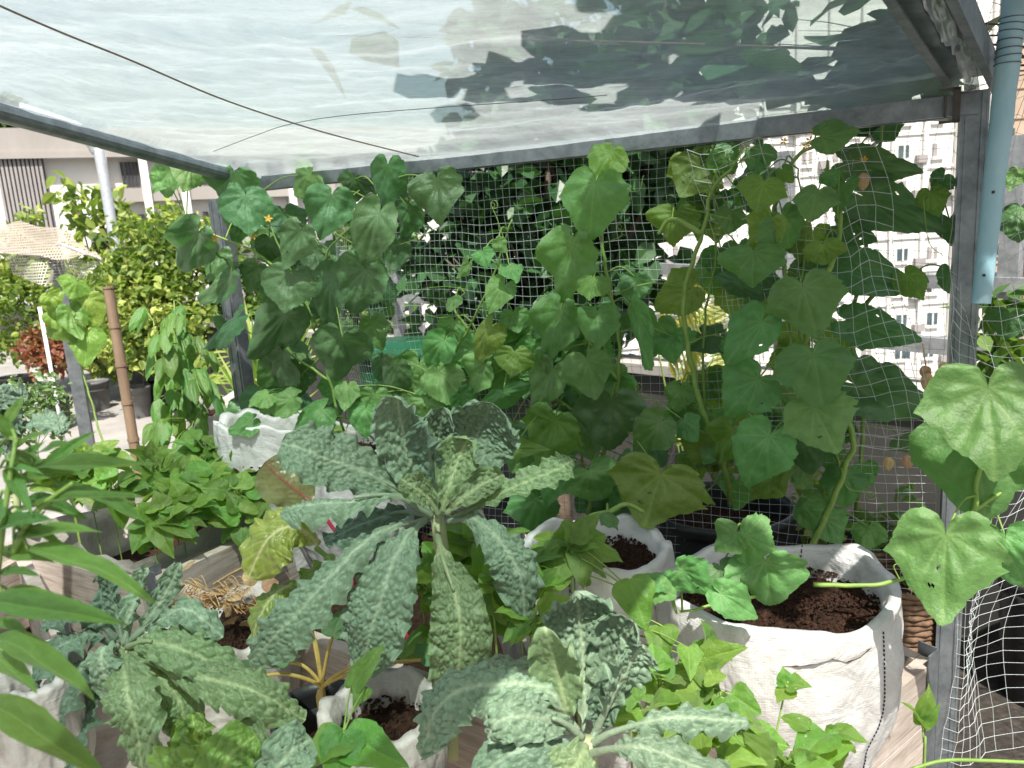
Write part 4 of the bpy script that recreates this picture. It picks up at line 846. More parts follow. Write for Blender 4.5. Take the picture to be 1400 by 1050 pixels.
vine('cucumber vine with large leaves climbing up the middle of the net',
     [[(800, 745, -.02), (806, 690), (830, 600), (846, 520), (842, 440), (826, 360), (822, 300), (832, 230), (836, 212)], [(846, 520), (800, 460), (780, 390), (785, 330)], [(830, 600), (780, 560), (740, 530)]],
     [(814, 250, 802, 330, 94, .08, 0), (836, 207, 812, 242, 52, .02, .3, Y_), (782, 334, 762, 420, 80, .06, .1), (766, 424, 742, 497, 68, .05), (811, 382, 805, 410, 46, .08, 0, Y_), (817, 428, 823, 472, 62, .08), (802, 492, 816, 547, 72, .07), (756, 506, 729, 566, 52, .04, .4),
      (758, 575, 738, 640, 88, .07, .1, Y_), (836, 548, 832, 620, 98, .04, 0, D), (903, 578, 866, 618, 58, .05), (903, 648, 880, 722, 136, .16, 0, Y_), (806, 645, 826, 690, 80, .08), (868, 425, 882, 512, 30, .02, .9), (850, 520, 848, 560, 50, -.04), (760, 640, 745, 690, 62, .03, .2), (920, 460, 917, 492, 66, -.07, .3), (945, 395, 890, 420, 70, -.08, .2, Y_),
      (700, 615, 740, 612, 30, .2, 0, 'bean'), (935, 575, 948, 600, 40, 0), (870, 380, 860, 420, 44, -.08, 0, D), (730, 470, 724, 505, 44, -.03), (780, 540, 770, 575, 48, -.04, .2, D), (890, 600, 905, 640, 52, -.02, .2, D), (850, 660, 842, 692, 54, .0, .2), (700, 580, 690, 615, 50, -.02, .1, D)],
     'cuke', tendrils=[([(812, 367), (780, 372), (750, 390), (745, 410), (765, 436)], 0), ([(832, 330), (850, 322), (845, 312)], 1), ([(830, 250), (870, 262), (880, 240)], 0), ([(870, 560), (868, 530)], 1), ([(900, 590), (893, 555)], 1)], r_=.0045)
vine('thick-stemmed cucumber vine rising from the big white sack up the right part of the net',
     [[(1098, 775, -.0), (1120, 730), (1148, 660), (1165, 600), (1140, 540), (1100, 470), (1080, 400), (1066, 330), (1062, 270), (1090, 215), (1112, 200)], [(1000, 690, -.1), (990, 640), (960, 560), (940, 470), (935, 400), (960, 320), (975, 260), (1000, 230)], [(1100, 470), (1130, 380), (1150, 300), (1130, 230)], [(960, 320), (920, 300), (900, 320)]],
     [(1044, 250, 1033, 291, 64, .06, 0, Y_), (1054, 300, 1026, 345, 58, .05, 0, Y_), (1070, 296, 1090, 340, 76, .04), (1118, 262, 1104, 298, 62, .05), (1122, 186, 1176, 180, 46, .04, .1), (1133, 238, 1140, 256, 28), (1125, 335, 1130, 366, 54, .02, 0, Y_), (1030, 345, 1027, 391, 84, .05, 0), (1012, 385, 1003, 410, 66, .0, 0, D),
      (1098, 392, 1118, 464, 98, .1, 0), (1041, 440, 988, 497, 72, .06, .1), (1111, 484, 1128, 556, 106, .12, 0), (1036, 519, 990, 568, 84, .07, 0), (1113, 556, 1145, 620, 100, .09, 0), (1052, 596, 1016, 664, 84, .1, 0), (1000, 590, 975, 636, 58, .04, 0, Y_), (1050, 655, 1072, 678, 66, .0, .5, Y_),
      (957, 228, 930, 270, 78, -.07, .1, Y_), (925, 290, 915, 335, 72, -.07, .2, Y_), (1040, 420, 1050, 450, 44, -.05, .2, Y_), (985, 600, 960, 630, 50, -.02, .2), (965, 600, 950, 640, 56, .0, -.3, Y_), (1065, 540, 1080, 570, 40, -.06, .2), (1100, 605, 1108, 650, 60, -.02, .5, D), (1000, 290, 995, 320, 44, -.06), (990, 215, 975, 246, 40, -.05), (1040, 205, 1030, 235, 42, -.05, .2), (1010, 470, 1000, 510, 46, -.08, .2), (1070, 232, 1085, 250, 24, 0, 0, Y_), (930, 530, 925, 565, 40, -.05, .1), (1155, 250, 1140, 285, 40, -.02, .3)],
     'cuke', tendrils=[([(1030, 215), (990, 225), (975, 245), (972, 265)], 1), ([(1145, 300), (1148, 230)], 0), ([(1150, 640), (1160, 668), (1190, 672)], 1), ([(1000, 300), (960, 290), (935, 284)], 0), ([(1015, 230), (1010, 205)], 1)], r_=.0058, flowers=[(1108, 192, 10), (1102, 200, 9), (1112, 181, 8), (1072, 193, 8)], base=P(1098, 775, 1.35))
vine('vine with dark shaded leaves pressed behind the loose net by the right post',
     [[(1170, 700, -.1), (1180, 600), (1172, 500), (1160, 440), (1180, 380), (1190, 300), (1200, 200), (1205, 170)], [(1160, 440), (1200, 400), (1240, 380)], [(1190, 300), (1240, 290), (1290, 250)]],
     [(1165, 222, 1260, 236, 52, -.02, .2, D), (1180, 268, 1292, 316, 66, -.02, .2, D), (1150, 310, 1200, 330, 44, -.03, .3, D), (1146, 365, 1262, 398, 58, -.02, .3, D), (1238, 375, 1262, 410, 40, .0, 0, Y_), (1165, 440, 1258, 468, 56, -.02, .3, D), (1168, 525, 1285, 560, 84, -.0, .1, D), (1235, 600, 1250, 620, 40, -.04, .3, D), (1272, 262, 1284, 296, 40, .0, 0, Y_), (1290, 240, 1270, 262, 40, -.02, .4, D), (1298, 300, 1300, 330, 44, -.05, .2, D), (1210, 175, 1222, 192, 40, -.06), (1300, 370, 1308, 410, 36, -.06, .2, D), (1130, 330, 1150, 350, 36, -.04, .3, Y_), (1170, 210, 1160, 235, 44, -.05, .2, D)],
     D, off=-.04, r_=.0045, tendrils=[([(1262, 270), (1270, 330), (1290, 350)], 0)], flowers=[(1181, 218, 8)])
def filler(label, boxes, n, wr, offr, mks, seed, off=0.):
    R3 = random.Random(seed); lv = []; st = []
    for (x0, x1, y0, y1, f_) in boxes:
        k = int(n*f_); xm = (x0+x1)/2; st.append([(xm+R3.uniform(-9, 9), y1), (x0*.6+x1*.4, y0*.4+y1*.6), (x0*.4+x1*.6, y0*.7+y1*.3), (xm, y0)])
        for _ in range(k):
            x, y, w_ = R3.uniform(x0, x1), R3.uniform(y0, y1), R3.uniform(*wr); a = R3.gauss(pi/2, .5)
            lv.append((x, y, x+cos(a)*w_*.8, y+sin(a)*w_*.8, w_, R3.uniform(*offr), R3.uniform(-.6, .6), R3.choice(mks)))
    return vine(label, st, lv, 'cuke', off=off, r_=.0028)
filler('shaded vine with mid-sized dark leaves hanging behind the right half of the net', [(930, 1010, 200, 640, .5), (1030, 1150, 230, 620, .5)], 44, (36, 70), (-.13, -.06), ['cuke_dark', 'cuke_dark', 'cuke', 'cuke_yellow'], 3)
filler('leafy vine filling the lower middle of the net above the medium sack', [(570, 720, 440, 640, .4), (720, 900, 420, 690, .6)], 46, (38, 72), (-.08, .0), ['cuke', 'cuke', 'cuke_dark'], 4)
filler('dark vine behind the sheen-tinted leaves near the left end of the beam', [(370, 560, 250, 420, .5), (330, 520, 430, 590, .5)], 26, (36, 64), (-.16, -.08), ['cuke_dark', 'cuke_sheen', 'cuke'], 5, .05)
filler('fresh green vine along the foot of the net right of the middle', [(880, 1060, 560, 690, .5), (1080, 1190, 600, 730, .5)], 22, (34, 60), (-.06, .02), ['cuke', 'cuke_yellow', 'cuke'], 6)
# big leaves by the right post, nearer to the camera
def near(dd): return lambda x, y, o=0: P(x, y, dd-o)
t_ = vine('vine with four very large light green leaves crossing in front of the right post',
     [[(1112, 800, 0), (1180, 800), (1235, 792, .02), (1270, 765, .05), (1330, 700, .1), (1400, 640, .1), (1440, 560, .1)], [(1330, 700, .1), (1345, 620, .12), (1350, 560, .1)]],
     [(1351, 530, 1362, 652, 160, .16, -.0), (1335, 592, 1345, 718, 168, .08, .1), (1293, 730, 1288, 854, 140, .16, 0), (1375, 735, 1395, 812, 84, .08, .5), (1395, 285, 1392, 330, 60, -.3, .2, D), (1380, 430, 1372, 465, 60, -.25, .2, D), (1392, 235, 1380, 262, 30, -.3, .2)],
     'cuke', off=.0, r_=.0035, depf=near(1.3), tendrils=[([(1230, 792), (1222, 775), (1228, 770)], 0)])
t_ = vine('young vine with broad leaves lying over the rim of the big white sack',
     [[(1080, 800), (1050, 812), (1000, 820), (960, 832), (925, 838)], [(1050, 812), (1022, 770), (1018, 735)]],
     [(1046, 768, 1056, 838, 104, .0, .1), (1018, 733, 1060, 752, 66, .0, .3), (1005, 729, 975, 752, 50, .0, .2), (985, 775, 1000, 800, 66, -.03, .2, D), (930, 780, 978, 812, 56, .02, .5), (905, 790, 882, 800, 40, .02), (985, 812, 1040, 846, 50, .02, .1), (895, 800, 930, 815, 40, .04)],
     'cuke', off=.0, r_=.0032, depf=near(1.22))
t_ = vine('short cucumber shoot rooted in the medium white sack',
     [[(800, 748), (803, 712), (830, 700), (856, 690), (880, 700)]], [(830, 705, 845, 722, 24, .0), (800, 725, 790, 738, 14, 0)], 'cuke', off=0, r_=.006, depf=near(1.45))
t_ = vine('bean vine with broad rounded leaves around the shade frame post',
     [[(150, 640), (128, 560), (108, 480), (115, 400), (120, 370)], [(108, 480), (95, 430)]],
     [(98, 438, 60, 462, 52), (96, 425, 112, 465, 40), (120, 410, 132, 450, 46, 0, .2), (120, 455, 112, 500, 46, 0, .2), (104, 385, 96, 408, 40), (68, 402, 84, 420, 30), (70, 430, 82, 450, 26)],
     'cuke_yellow', off=0, r_=.0035, depf=near(3.1), name='bean_vine', group='vines around the garden')
# lower leaves along the foot of the net
t_ = vine('low vine with pale leaves trailing beside the sagging white sack',
     [[(545, 640), (500, 590), (470, 570), (430, 575), (400, 560)], [(430, 575), (380, 600), (330, 580)]],
     [(440, 560, 395, 592, 50, 0, .4), (500, 560, 495, 598, 46), (450, 585, 420, 612, 44, 0, .1, Y_), (400, 545, 350, 560, 40, 0, .3), (345, 575, 310, 590, 34, 0, .5), (470, 600, 455, 620, 34), (545, 595, 520, 622, 40), (365, 540, 340, 556, 30, 0, .4), (480, 540, 465, 560, 36), (515, 640, 490, 660, 44), (560, 640, 545, 665, 40)],
     'cuke', off=0, r_=.0026, depf=near(2.05))
# ------------------------------------------------------------------ kale
def vor(p):
    d = noise.voronoi(p+V((noise.noise(p*.6), noise.noise(p*.6+V((9, 0, 0))), 0))*.5)[0]; return d[0], d[1]
def kale_leaf(th, path, wpx, N=None, mk='kale', pet=.2, cup=.25, tipw=.75, bub=.0042, cell=.0098, ruf=.013, seed=0, nu=58, wmax=.62, twist=0, curlx=0, ripple=1, sec=9, label=None, name='leaf'):
    pts = [P(*q) for q in path]; L0 = sum((pts[i+1]-pts[i]).length for i in range(len(pts)-1)); nv = max(60, int(L0/.0024))
    C_ = catmull(pts, nv); dm = dep(C_[len(C_)//2]); W = wpx*dm/F/2; vs = []; at = []
    sc = 1/cell
    for j, p in enumerate(C_):
        v = j/nv; T = (C_[min(j+1, nv)]-C_[max(j-1, 0)]).normalized()
        Nh = (CAM-p).normalized()+V((0, 0, .5)) if N is None else (N[0].lerp(N[1], v) if isinstance(N, tuple) else V(N))
        Nn = (Nh-T*Nh.dot(T)).normalized(); Sd = T.cross(Nn).normalized()
        if twist: R_ = Matrix.Rotation(twist*v, 3, T); Nn = R_@Nn; Sd = R_@Sd
        if v < pet: wf = .07+.10*(v/pet)**3
        else:
            q = (v-pet)/(1-pet); k = wmax
            wf = .17+.83*sin(min(1, q/k)*pi/2)**.9 if q < k else sqrt(max(0, 1-((q-k)/(1-k))**2.4))
            if q < k: wf *= 1
        for i in range(nu+1):
            u = -1+2*i/nu; edge = 1+.07*noise.noise(V((v*14+seed, u*2, seed)))+.035*noise.noise(V((v*60, u*3, seed)))
            x = u*W*wf*(edge if abs(u) > .3 else 1); s = v*L0
            mid = exp(-(abs(x)/(.0028*(1.35-v)+.0006))**2)
            sv = ((s-abs(x)*1.1)/L0*sec) % 1; sv = min(sv, 1-sv)*L0/sec
            svn = exp(-(sv/.0022)**2)*(.9 if wf > .2 else 0)*min(1, max(0, 1.15-abs(u)))
            f1, f2 = vor(V((x*sc, s*sc, seed*3.7)))
            e_ = min(1, (f2-f1)/.5); dome = .35+1.25*(1-(1-e_)**2.2); net_ = exp(-((f2-f1)/.09)**2)*.2
            live = min(1, max(0, (wf-.14)*4))
            b = bub*(dome-.35)*(1-svn*.8)*(1-mid)*live*(1 if abs(u) < .95 else .5)
            b -= bub*.5*net_*live
            b += .5*bub*noise.noise(V((x*220, s*220, seed)))*live
            ru = ruf*(abs(u)**4)*(sin(s*170+seed+u*2)+.7*sin(s*320+2*seed+u))*ripple*live*.6
            big = .016*ripple*noise.noise(V((x*16, s*12, seed+5)))*live
            z = b+ru+big+cup*W*wf*(u*u) - curlx*W*wf*u + mid*.0014*(1 if v > .0 else 0)
            if v < pet*1.1: z -= .0
            vs.append(p+Sd*x+Nn*z); at.append(min(1, max(mid*1.0, svn*.5*live, net_*.55*live, 1-live if live < 1 else 0)))
    n = nu+1; mb = MB(); mb.add(vs, [(j*n+i, (j+1)*n+i, (j+1)*n+i+1, j*n+i+1) for j in range(nv) for i in range(nu)], at)
    # rounded petiole and midrib underside
    k = max(6, int(nv*(pet+.25))); 
    tube(mb, [C_[j]-((CAM-C_[j]).normalized()+V((0, 0, .5))).normalized()*.0015 for j in range(0, k, 2)], (.0052, .0022), 7, at=.8)
    o = mb.build(name, M[mk], th, True, label); return o
def kale(label, root, crown, leaves, seed, rstem=.012, name='kale_plant', group='kale plants'):
    t_ = thing(name, label, 'kale', root, group)
    mb = MB(); tube(mb, [root, root.lerp(crown, .5)+V((.01, 0, 0)), crown], (rstem, rstem*.9), 10, 14)
    for k in range(16):
        q = root.lerp(crown, .25+.7*k/16); a = k*2.4; d = V((cos(a), sin(a), .2)); tube(mb, [q, q+d*rstem*1.25], (rstem*.45, rstem*.3), 6)
    mb.build('stem', M['stem_pale'], t_, True)
    for i, lf_ in enumerate(leaves): kale_leaf(t_, lf_[0], lf_[1], seed=seed+i*1.37, **(lf_[2] if len(lf_) > 2 else {}))
    return t_
U = V((0, -.35, 1)); K = 1.12
cr = P(598, 705, K+.03); rt = V((cr.x-.01, cr.y+.03, .66))
kale('largest kale, in the middle, with long drooping bumpy blue-green leaves', rt, cr, [
    ([(592, 700, 1.15), (545, 668, 1.14), (480, 640, 1.12), (430, 622, 1.1), (384, 606, 1.1)], 88, dict(N=V((.1, -.75, .75)), pet=.2, cup=.12, bub=.0044, wmax=.6)),
    ([(590, 705, 1.14), (540, 678, 1.10), (480, 680, 1.06), (420, 690, 1.05), (385, 702, 1.06)], 50, dict(N=V((.05, -.35, 1)), pet=.25, cup=-.7)),
    ([(580, 712, 1.12), (530, 725, 1.07), (450, 795, 1.03), (385, 858, 1.02), (343, 908, 1.04)], 66, dict(N=V((-.35, -.7, .65)), pet=.22, cup=-.35, curlx=-.2)),
    ([(582, 710, 1.12), (552, 740, 1.06), (524, 810, 1.03), (505, 870, 1.03), (492, 917, 1.05)], 100, dict(N=V((-.15, -.85, .5)), pet=.15, cup=-.12, bub=.0042, wmax=.55)),
    ([(598, 730, 1.12), (606, 765, 1.05), (626, 830, 1.02), (628, 900, 1.02), (612, 968, 1.05)], 86, dict(N=V((.08, -.9, .45)), pet=.18, cup=-.15, wmax=.62, mk='kale_green')),
    ([(612, 712, 1.12), (650, 712, 1.09), (690, 745, 1.06), (712, 790, 1.06), (718, 855, 1.08)], 64, dict(N=V((.3, -.7, .75)), pet=.16, cup=-.4, curlx=.3)),
    ([(615, 710, 1.13), (660, 690, 1.1), (715, 665, 1.08), (760, 645, 1.07), (784, 630, 1.07)], 44, dict(N=V((.0, -.45, .9)), pet=.12, cup=.2, mk='kale_green', ruf=.008)),
    ([(588, 698, 1.15), (572, 660, 1.15), (556, 610, 1.14), (545, 570, 1.12), (540, 542, 1.09)], 74, dict(N=V((-.1, -.95, .3)), pet=.1, cup=.3, wmax=.55)),
    ([(606, 700, 1.17), (625, 655, 1.19), (648, 605, 1.2), (662, 575, 1.19), (672, 550, 1.16)], 112, dict(N=V((.1, -.95, .3)), pet=.1, cup=.3, wmax=.62, bub=.0044)),
    ([(598, 700, 1.13), (596, 660, 1.13), (592, 625, 1.12), (590, 595, 1.1), (586, 575, 1.08)], 52, dict(N=V((-.5, -.85, .2)), pet=.12, cup=.6, mk='kale_dark')),
    ([(605, 700, 1.1), (612, 670, 1.1), (622, 640, 1.11), (632, 615, 1.11), (640, 600, 1.1)], 60, dict(N=V((.1, -.8, .5)), pet=.1, cup=.5, mk='kale_green')),
    ([(600, 702, 1.09), (585, 680, 1.08), (565, 665, 1.07), (548, 655, 1.07)], 40, dict(N=V((-.2, -.7, .6)), pet=.1, cup=.5, mk='kale_green')),
    ([(610, 702, 1.09), (635, 680, 1.09), (660, 662, 1.1), (690, 650, 1.1)], 44, dict(N=V((.1, -.8, .5)), pet=.1, cup=.4, mk='kale_green')),
    ([(600, 700, 1.14), (606, 650, 1.15), (600, 600, 1.16), (607, 556, 1.14)], 56, dict(N=V((.0, -.9, .3)), pet=.1, cup=.5)),
    ([(590, 705, 1.16), (545, 700, 1.17), (490, 720, 1.17), (445, 745, 1.17)], 46, dict(N=V((-.1, -.5, .9)), pet=.2, cup=-.3, mk='kale_dark')),
    ], 1)
c2 = P(800, 1012, .86); r2 = V((c2.x, c2.y+.02, .62))
kale('front kale at the bottom centre with upright crinkled leaves', r2, c2, [
    ([(778, 1000, .87), (770, 950, .87), (757, 900, .86), (745, 855, .84)], 70, dict(N=V((-.15, -.95, .25)), pet=.14, cup=.2, mk='kale_green', bub=.0016, wmax=.5)),
    ([(800, 1000, .9), (800, 940, .92), (795, 870, .93), (790, 830, .92), (786, 806, .9)], 100, dict(N=V((-.05, -.95, .3)), pet=.1, cup=.3, bub=.0046, wmax=.6)),
    ([(812, 1000, .9), (835, 940, .91), (855, 880, .9), (868, 850, .87)], 88, dict(N=V((-.6, -.8, .2)), pet=.12, cup=.5, bub=.0044)),
    ([(812, 1005, .88), (838, 950, .86), (862, 905, .85), (878, 880, .85)], 70, dict(N=V((.55, -.7, .45)), pet=.2, cup=.1, bub=.0044)),
    ([(790, 1000, .88), (745, 945, .86), (690, 935, .84), (630, 945, .83), (590, 985, .83), (574, 1030, .86)], 72, dict(N=(V((0, -.4, 1)), V((-.7, -.7, .2))), pet=.1, cup=-.35, bub=.0044)),
    ([(795, 1008, .86), (765, 985, .83), (730, 980, .81), (690, 985, .8), (668, 1005, .81)], 68, dict(N=V((-.05, -.65, .8)), pet=.1, cup=-.3, bub=.0046, wmax=.5)),
    ([(770, 940, .95), (730, 925, .96), (690, 920, .96), (650, 912, .97)], 50, dict(N=V((-.1, -.6, .8)), pet=.1, cup=-.2)),
    ([(805, 1020, .86), (840, 1000, .84), (900, 985, .82), (960, 985, .82), (1024, 992, .83)], 38, dict(N=V((.1, -.4, .9)), pet=.3, cup=-.4, bub=.0044)),
    ([(808, 1030, .85), (850, 1022, .82), (910, 1030, .8), (1000, 1068, .8)], 60, dict(N=V((.1, -.5, .9)), pet=.25, cup=-.3)),
    ([(795, 1020, .85), (760, 1020, .82), (710, 1030, .8), (640, 1075, .81)], 80, dict(N=V((-.1, -.6, .8)), pet=.15, cup=-.2, mk='kale_dark')),
    ([(800, 1020, .84), (790, 1040, .81), (770, 1070, .8), (750, 1120, .8)], 80, dict(N=V((0, -.8, .6)), pet=.1, cup=-.2, mk='kale_green')),
    ([(805, 1015, .87), (820, 990, .88), (826, 965, .88), (835, 925, .88)], 44, dict(N=V((-.3, -.9, .3)), pet=.2, cup=.6, mk='kale_dark')),
    ], 40)
c3 = P(168, 885, 1.0); r3 = V((c3.x, c3.y+.02, .64))
kale('left kale with a low rosette of drooping dark leaves behind the pepper plant', r3, c3, [
    ([(168, 880, 1.02), (160, 840, 1.03), (152, 805, 1.03), (148, 783, 1.02)], 44, dict(N=V((-.1, -.95, .3)), pet=.12, cup=.3, mk='kale_dark')),
    ([(170, 880, 1.0), (182, 840, 1.0), (196, 800, 1.0), (204, 775, .99)], 36, dict(N=V((-.3, -.9, .3)), pet=.14, cup=.4, mk='kale')),
    ([(174, 880, 1.0), (205, 845, .99), (232, 805, .99), (248, 768, .98)], 32, dict(N=V((.2, -.8, .5)), pet=.2, cup=.2, mk='kale')),
    ([(178, 876, 1.0), (210, 852, .98), (255, 838, .97), (305, 872, .97)], 40, dict(N=V((.1, -.5, .9)), pet=.2, cup=-.3, mk='kale')),
    ([(175, 884, .99), (205, 876, .96), (260, 890, .94), (335, 925, .95)], 62, dict(N=V((.1, -.6, .8)), pet=.12, cup=-.25, mk='kale_green')),
    ([(180, 890, .99), (230, 915, .95), (290, 930, .93), (350, 950, .92), (417, 985, .94)], 66, dict(N=V((.1, -.5, .85)), pet=.25, cup=-.4, mk='kale_green', bub=.0044)),
    ([(165, 890, .98), (172, 925, .93), (185, 985, .9), (200, 1065, .92)], 76, dict(N=V((-.1, -.85, .5)), pet=.08, cup=-.2, mk='kale_green', wmax=.5)),
    ([(160, 884, .98), (142, 890, .95), (138, 920, .94), (150, 960, .95)], 50, dict(N=V((-.2, -.7, .7)), pet=.1, cup=-.2, mk='kale')),
    ([(158, 875, 1.0), (130, 845, .99), (95, 838, .98), (58, 858, .98)], 48, dict(N=V((-.2, -.5, .9)), pet=.15, cup=-.3, mk='kale_dark')),
    ([(155, 880, 1.0), (115, 868, .97), (80, 885, .95), (45, 935, .97)], 56, dict(N=V((-.3, -.5, .8)), pet=.1, cup=-.3, mk='kale_dark')),
    ([(155, 888, .99), (110, 920, .95), (70, 975, .93), (30, 1050, .95)], 62, dict(N=V((-.3, -.7, .6)), pet=.15, cup=-.3, mk='kale_dark')),
    ([(185, 900, 1.0), (225, 930, .97), (250, 970, .96), (245, 1010, .97)], 56, dict(N=V((.2, -.8, .5)), pet=.15, cup=-.1, mk='kale_green')),
    ([(160, 895, 1.0), (120, 950, .97), (95, 1010, .95), (85, 1070, .96)], 62, dict(N=V((-.2, -.8, .4)), pet=.15, cup=-.1, mk='kale_dark')),
    ], 70, .01)
c4 = P(330, 1090, .86); kale('curly lime-green kale at the bottom edge left of centre', V((c4.x, c4.y, .6)), c4, [
    ([(330, 1125, .86), (290, 1080, .86), (255, 1040, .9), (240, 985, .96)], 60, dict(N=V((-.2, -.8, .6)), pet=.1, mk='kale_lime', ruf=.014)),
    ([(330, 1125, .86), (310, 1075, .84), (315, 1035, .84), (350, 1005, .86)], 74, dict(N=V((.1, -.8, .6)), pet=.1, mk='kale_lime', ruf=.014)),
    ([(330, 1085, .86), (370, 1060, .84), (400, 1025, .84), (425, 1010, .86)], 70, dict(N=V((.2, -.7, .6)), pet=.1, mk='kale', ruf=.01)),
    ([(330, 1085, .86), (270, 1070, .84), (230, 1060, .84), (190, 1080, .86)], 74, dict(N=V((-.1, -.6, .8)), pet=.1, mk='kale_lime', ruf=.014)),
    ([(330, 1085, .87), (350, 1050, .88), (340, 1010, .9), (330, 985, .92)], 60, dict(N=V((0, -.9, .4)), pet=.1, mk='kale_green', ruf=.012)),
    ([(330, 1085, .86), (300, 1050, .9), (270, 1020, .92), (262, 975, .94)], 56, dict(N=V((0, -.9, .4)), pet=.1, mk='kale_lime', ruf=.012))], 90, .01)
c5 = P(10, 640, 2.0); kale('dark kale tips far left behind the pepper plant', V((c5.x, c5.y, .85)), c5, [
    ([(10, 640, 2.0), (15, 600, 1.98), (10, 560, 1.96), (5, 525, 1.96)], 50, dict(N=V((0, -.8, .5)), pet=.1, mk='kale_dark', nu=24, cell=.02, bub=.005)),
    ([(5, 620, 2.0), (30, 590, 1.97), (60, 580, 1.96), (92, 592, 1.97)], 46, dict(N=V((0, -.4, 1)), pet=.1, mk='kale_dark', nu=24, cell=.02, bub=.005)),
    ([(10, 630, 2.0), (0, 570, 1.97), (20, 545, 1.96), (38, 545, 1.97)], 40, dict(N=V((0, -.6, .8)), pet=.1, mk='kale_dark', nu=24, cell=.02, bub=.005))], 110, .01)
# ------------------------------------------------------------------ chard
cc = P(440, 940, 1.22); t = thing('chard_plant', 'yellow-stemmed chard with curling lime leaves left of the largest kale', 'chard', V((cc.x, cc.y, .64)))
mb = MB()
for tx, ty, d in [(350, 925, 1.15), (395, 905, 1.2), (412, 800, 1.25), (455, 870, 1.18), (520, 905, 1.15), (575, 902, 1.12), (430, 870, 1.2)]:
    tube(mb, [P(438, 975, 1.2), P(440, 940, 1.2), P((440+tx)/2, (935+ty)/2-8, (1.2+d)/2), P(tx, ty, d)], (.0036, .0024), 8, 14)
mb.build('stalk', M['stem_yellow'], t, True)
kw = dict(mk='chard', bub=.003, cell=.022, ruf=.012, pet=.04)
kale_leaf(t, [(436, 742, 1.2), (400, 722, 1.17), (365, 738, 1.15), (340, 790, 1.16)], 86, N=V((.0, -.7, .7)), cup=-.3, seed=201, **kw)
kale_leaf(t, [(400, 800, 1.22), (375, 815, 1.19), (355, 845, 1.18), (348, 882, 1.2)], 50, N=V((-.2, -.7, .6)), cup=-.3, seed=203, **kw)
kale_leaf(t, [(432, 748, 1.25), (450, 770, 1.24), (420, 800, 1.23), (395, 812, 1.24)], 50, N=V((0, -.5, .8)), cup=.2, seed=205, mk='kale_lime', bub=.003, cell=.02)
for ax, ay, tx, ty, w_ in ((350, 925, 322, 900, 30), (395, 905, 372, 872, 34), (575, 902, 600, 880, 34), (520, 905, 540, 870, 34), (455, 870, 470, 830, 38)):
    place_leaf(t, 'bean', P(ax, ay, 1.16), P(tx, ty, 1.18), w_*1.16/F, mk='cuke_dark')
c = P(438, 968, 1.24); c.z = c.z-.12; pot(c, 66*1.24/F, 54*1.24/F, .12, 'black', 'black pot under the yellow chard stalks')
t = thing('red_chard_plant', 'red-stemmed chard with one large brownish-green leaf behind the kale', 'chard', V((P(455, 760, 1.35).x, P(455, 760, 1.35).y, .64)))
kale_leaf(t, [(428, 690, 1.3), (405, 670, 1.3), (380, 650, 1.3), (362, 632, 1.3)], 74, N=V((-.2, -.75, .6)), seed=207, mk='chard_red', bub=.001, cell=.03, ruf=.004, pet=.03, cup=-.2)
mb = MB(); tube(mb, [P(428, 690, 1.3), P(450, 715, 1.31), P(478, 762, 1.33), P(490, 860, 1.36), P(490, 930, 1.38)], (.003, .005), 8, 14); tube(mb, [P(540, 850, 1.3), P(560, 880, 1.3), P(548, 930, 1.3)], .004, 8, 10); mb.build('stalk', M['stem_red'], t, True)
# ------------------------------------------------------------------ pepper plant (near, left) and generic leafy plants
def leafy(name, label, cat, stems, leaves, kind, mk, smat='stem', r_=.003, group=None, rootz=None, dleaf=None):
    """stems: lists of (x,y,depth); leaves: (x0,y0,d0,x1,y1,d1,wpx[,yaw[,mk]])"""
    b = P(*stems[0][0]); b = V((b.x, b.y, rootz if rootz is not None else b.z)); t_ = thing(name, label, cat, b, group); mb = MB(); polys = []
    for i, s in enumerate(stems):
        pts = [P(*q) for q in s]; 
        if i == 0 and rootz is not None: pts = [b]+pts
        c = catmull(pts, 18); polys += c; tube(mb, c, (r_, r_*.55), 7)
    for lf_ in leaves:
        A, T = P(*lf_[:3]), P(*lf_[3:6]); wid = lf_[6]*dep(A)/F*(.72 if kind == 'lance' else 1)
        place_leaf(t_, kind, A, T, wid, N=(CAM-A).normalized()*.8+V((random.uniform(-.25, .25), 0, .9)), mk=lf_[8] if len(lf_) > 8 else mk, yaw=lf_[7] if len(lf_) > 7 else random.uniform(-.4, .4))
        q = closest(polys, A); 
        if (q-A).length < .2: tube(mb, [q, q.lerp(A, .5)+V((0, 0, .004)), A], (.0014, .001), 5, 6)
    mb.build('stem', M[smat], t_, True); return t_
